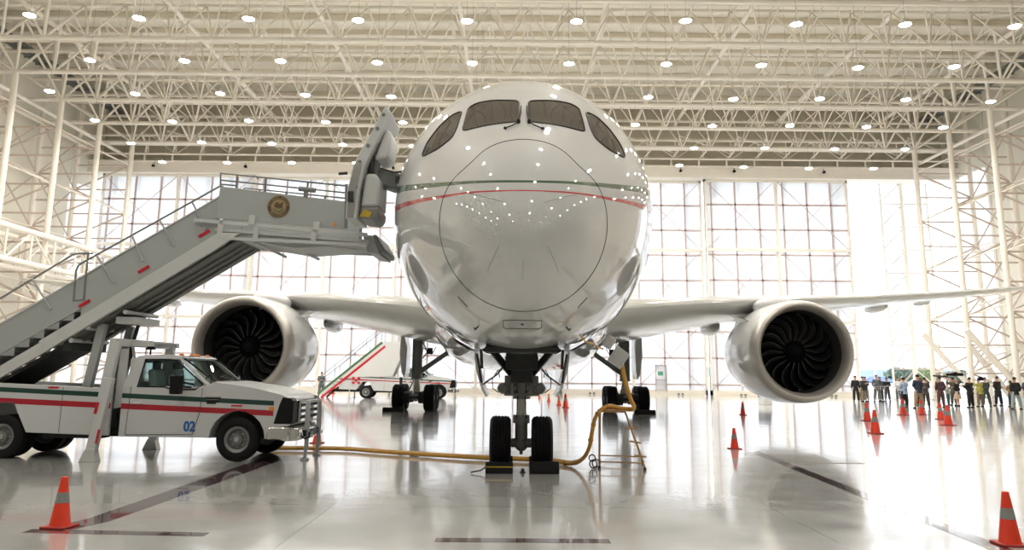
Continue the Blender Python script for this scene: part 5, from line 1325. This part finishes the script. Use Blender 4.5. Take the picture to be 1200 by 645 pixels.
PEOPLE = [
 # px_x, depth handled below: x, y, face, H, top, bottom, hair, label, kw
 (24.35, 58.0, 150, 1.78, BK, BK, HB, 'person in a black suit, leftmost of the crowd, nearest the engine', dict(arms='down')),
 (25.05, 58.4, 200, 1.74, (.03, .03, .035), KH, HB, 'person in a black top and khaki trousers, second from the left in the crowd', dict(arms='hold', spread=.14)),
 (25.6, 59.3, 150, 1.72, (.04, .05, .04), GY, HB, 'person in dark green holding something, behind the barrier beside the khaki trousers', dict(arms='hold')),
 (25.95, 58.2, 170, 1.86, GY, GY, (.12, .08, .05), 'tall person in a grey suit behind the crowd barrier, under the trees', dict(arms='pocket', spread=.2)),
 (26.5, 58.9, 190, 1.72, (.05, .09, .10), BK, HB, 'person in a dark teal jacket close behind the tall grey suit', dict(arms='down')),
 (27.2, 59.4, 170, 1.68, BK, BK, HB, 'person in black behind the middle of the crowd barrier', dict(arms='crossed')),
 (27.65, 58.6, 180, 1.72, WH, GY, HB, 'person in a white shirt behind the barrier, left of the white-capped one', dict(arms='crossed')),
 (28.15, 59.0, 175, 1.74, (.6, .6, .6), GY, HB, 'person in a white shirt and white cap behind the barrier', dict(arms='crossed', cap=WH)),
 (29.0, 60.5, 170, 1.74, (.55, .58, .6), (.35, .36, .4), HB, 'person in pale clothes partly hidden left of the light blue shirt', dict(arms='hold')),
 (23.05, 48.2, 15, 1.72, (.30, .38, .52), BK, HB, 'person in a light blue shirt and black trousers, seen from the side', dict(arms='crossed')),
 (23.25, 46.9, 5, 1.90, NV, KH, HB, 'broad tall person in a navy jacket and khaki trousers seen from behind', dict(arms='crossed', spread=.22)),
 (24.15, 47.9, -20, 1.74, (.08, .06, .05), BR, HB, 'person in dark brown standing close beside the broad navy jacket', dict(arms='hold')),
 (25.35, 51.0, 10, 1.66, BK, BK, HB, 'person in black half hidden behind the dark brown jacket', dict(arms='hold')),
 (25.4, 48.6, 0, 1.80, (.07, .035, .04), (.12, .05, .05), HB, 'person in a long dark maroon coat standing apart in the middle of the crowd', dict(coat=.75, arms='pocket')),
 (26.15, 49.2, 60, 1.48, (.5, .48, .44), (.04, .08, .08), HB, 'short person in a pale top and dark green trousers beside the maroon coat', dict(arms='hold')),
 (27.8, 51.2, 40, 1.66, BK, (.48, .36, .27), (.35, .22, .12), 'person in a black top and beige skirt standing below the shoulder camera', dict(arms='crossed', skirt=True)),
 (28.1, 52.2, 10, 1.76, (.10, .09, .06), (.07, .07, .05), HB, 'camera operator in dark khaki holding up a large shoulder camera', dict(arms='up')),
 (27.15, 48.6, 20, 1.76, BK, BK, HB, 'person in a black suit right of the beige skirt, arms held forward', dict(arms='hold')),
 (28.75, 50.4, 10, 1.70, (.42, .38, .08), (.16, .12, .08), HB, 'photographer in a yellow-green top raising a camera', dict(arms='up')),
 (29.35, 50.8, -10, 1.78, (.05, .07, .06), (.07, .08, .07), (.10, .07, .05), 'person in a dark green jacket at the right end of the main group', dict(arms='hold', spread=.2)),
 (31.05, 52.4, 20, 1.84, BK, BK, HB, 'tall person in black, left of the pair standing apart on the right', dict(arms='crossed', spread=.24)),
 (30.85, 50.7, 0, 1.58, (.34, .23, .13), (.03, .04, .05), HB, 'person in a tan jacket, right of the pair standing apart on the right', dict(arms='hold')),
 (28.85, 47.0, -5, 1.80, BK, (.30, .36, .38), HB, 'person in a black jacket and light jeans at the far right of the crowd', dict(arms='pocket', spread=.24)),
 (30.1, 47.9, 5, 1.80, (.07, .08, .11), (.05, .05, .06), (.18, .12, .08), 'person in a grey-blue jacket cut by the right edge of the picture', dict(arms='crossed')),
 (-13.45, 58.5, 190, 1.70, (.10, .12, .13), (.10, .11, .13), HB, 'lone person in grey overalls far back beside the left engine', dict(arms='crossed')),
]
for (x, y, fc, Hh, tp, bt, hr, lab, kw) in PEOPLE: person(x, y, fc, Hh, tp, bt, hr, lab, **kw)
# cameras held up in the crowd
def camera_rig(x, y, z, rz, label, L=.5):
    t = empty('video_camera', (x, y, z), R(rz), label, 'camera')
    ob('camera_body', MB().bx(-L*.5, L*.35, -.08, .08, -.09, .10).bx(-.1, .12, -.05, .05, .10, .16), M['black'], t, bevel=.015)
    ob('lens', MB().lathe([(0, L*.35), (.07, L*.35), (.085, L*.62), (.06, L*.62)], (0, 0, 0), 'x', 14), M['black'], t)
camera_rig(28.1, 51.75, 1.93, 180, 'large black shoulder camera raised above the crowd', .9)
camera_rig(28.65, 50.0, 1.66, 160, 'small black camera raised by the photographer in yellow-green', .3)
o = ob('microphone', MB().tube([(25.9, 50.2, 1.84), (27.1, 51.0, 1.80)], .055, 8).tube([(27.1, 51.0, 1.80), (28.0, 51.8, 1.72)], .02, 6), M['black']); tag(o, 'fluffy black boom microphone held over the crowd', 'microphone')
o = ob('camera_bag', MB().bx(32.2, 32.75, 51.2, 51.5, .55, .80).tube([(32.3, 51.3, .8), (32.45, 51.3, .95), (32.6, 51.3, .8)], .02, 6), M['black']); o['label'] = 'black bag on a low case right of the tan jacket'; o['category'] = 'bag'
o = ob('flight_case', MB().bx(32.0, 33.2, 51.0, 51.7, 0, .55), M['stairbeam'], bevel=.02); tag(o, 'pale low case on the floor under a black bag near the right wall', 'case')
# crowd barriers
def barrier():
    t = empty('crowd_barrier', (0, 0, 0)); tag(t, 'grey steel crowd barrier on feet in front of the standing people', 'barrier', 'crowd barriers beside the open door')
    ob('frame', MB().tube([(-1.05, 0, .2), (-1.05, 0, 1.08), (1.05, 0, 1.08), (1.05, 0, .2), (-1.05, 0, .2)], .02, 8), M['alu'], t)
    b = MB()
    for k in range(1, 14): b.tube([(-1.05+.15*k, 0, .2), (-1.05+.15*k, 0, 1.08)], .009, 6)
    ob('bars', b, M['alu'], t)
    for x in (-.85, .85): ob('foot', MB().tube([(x, -.28, .02), (x, 0, .2), (x, .28, .02)], .018, 6), M['alu'], t)
    return t
b0_ = barrier()
for k, (x, y, a) in enumerate(((25.9, 57.2, 0), (28.05, 57.25, 2), (30.2, 57.4, 6))):
    o = b0_ if k == 0 else copy_tree(b0_)
    o.location = (x, y, 0); o.rotation_euler.z = R(a)

# ================================================================== CAMERA, SKY, LIGHT
cam = bpy.data.cameras.new('camera'); cam.sensor_width = 36; cam.lens = 944.6/1200*36; cam.shift_y = -(322.5-260.16)/1200; cam.clip_end = 2000; cam.clip_start = .1
co = bpy.data.objects.new('camera', cam); COL.objects.link(co); SC.camera = co
p_, r_ = .1847, .0097
F = Vector((0, math.cos(p_), math.sin(p_))); U = Vector((0, -math.sin(p_), math.cos(p_))); X = Vector((1, 0, 0))
R2 = X*math.cos(r_)+U*math.sin(r_); U2 = -X*math.sin(r_)+U*math.cos(r_)
co.matrix_world = Matrix.Translation((0, 0, 1.8)) @ Matrix((R2, U2, -F)).transposed().to_4x4()

w = bpy.data.worlds.new('sky'); SC.world = w; w.use_nodes = True; nt = w.node_tree; nt.nodes.clear()
o = nt.nodes.new('ShaderNodeOutputWorld'); bg = nt.nodes.new('ShaderNodeBackground')
tc = nt.nodes.new('ShaderNodeTexCoord'); sp = nt.nodes.new('ShaderNodeSeparateXYZ'); nt.links.new(tc.outputs['Generated'], sp.inputs[0])
cr = nt.nodes.new('ShaderNodeValToRGB'); e = cr.color_ramp.elements
e[0].position = .0; e[0].color = (.95, .97, 1.0, 1); e[1].position = .55; e[1].color = (.70, .82, 1.0, 1)
nt.links.new(sp.outputs[2], cr.inputs[0]); nt.links.new(cr.outputs[0], bg.inputs[0]); bg.inputs[1].default_value = SKY
nt.links.new(bg.outputs[0], o.inputs[0])
sun = bpy.data.lights.new('sun', 'SUN'); sun.energy = SUN; sun.angle = R(1.5); sun.color = (1, .96, .9)
so = bpy.data.objects.new('sun', sun); COL.objects.link(so); so.rotation_euler = (R(-38), R(0), R(-28)); so.location = (60, 150, 90)

SC.view_settings.view_transform = 'Standard'; SC.view_settings.look = 'None'; SC.view_settings.gamma = 1; SC.view_settings.use_curve_mapping = False
SC.view_settings.exposure = EXPO
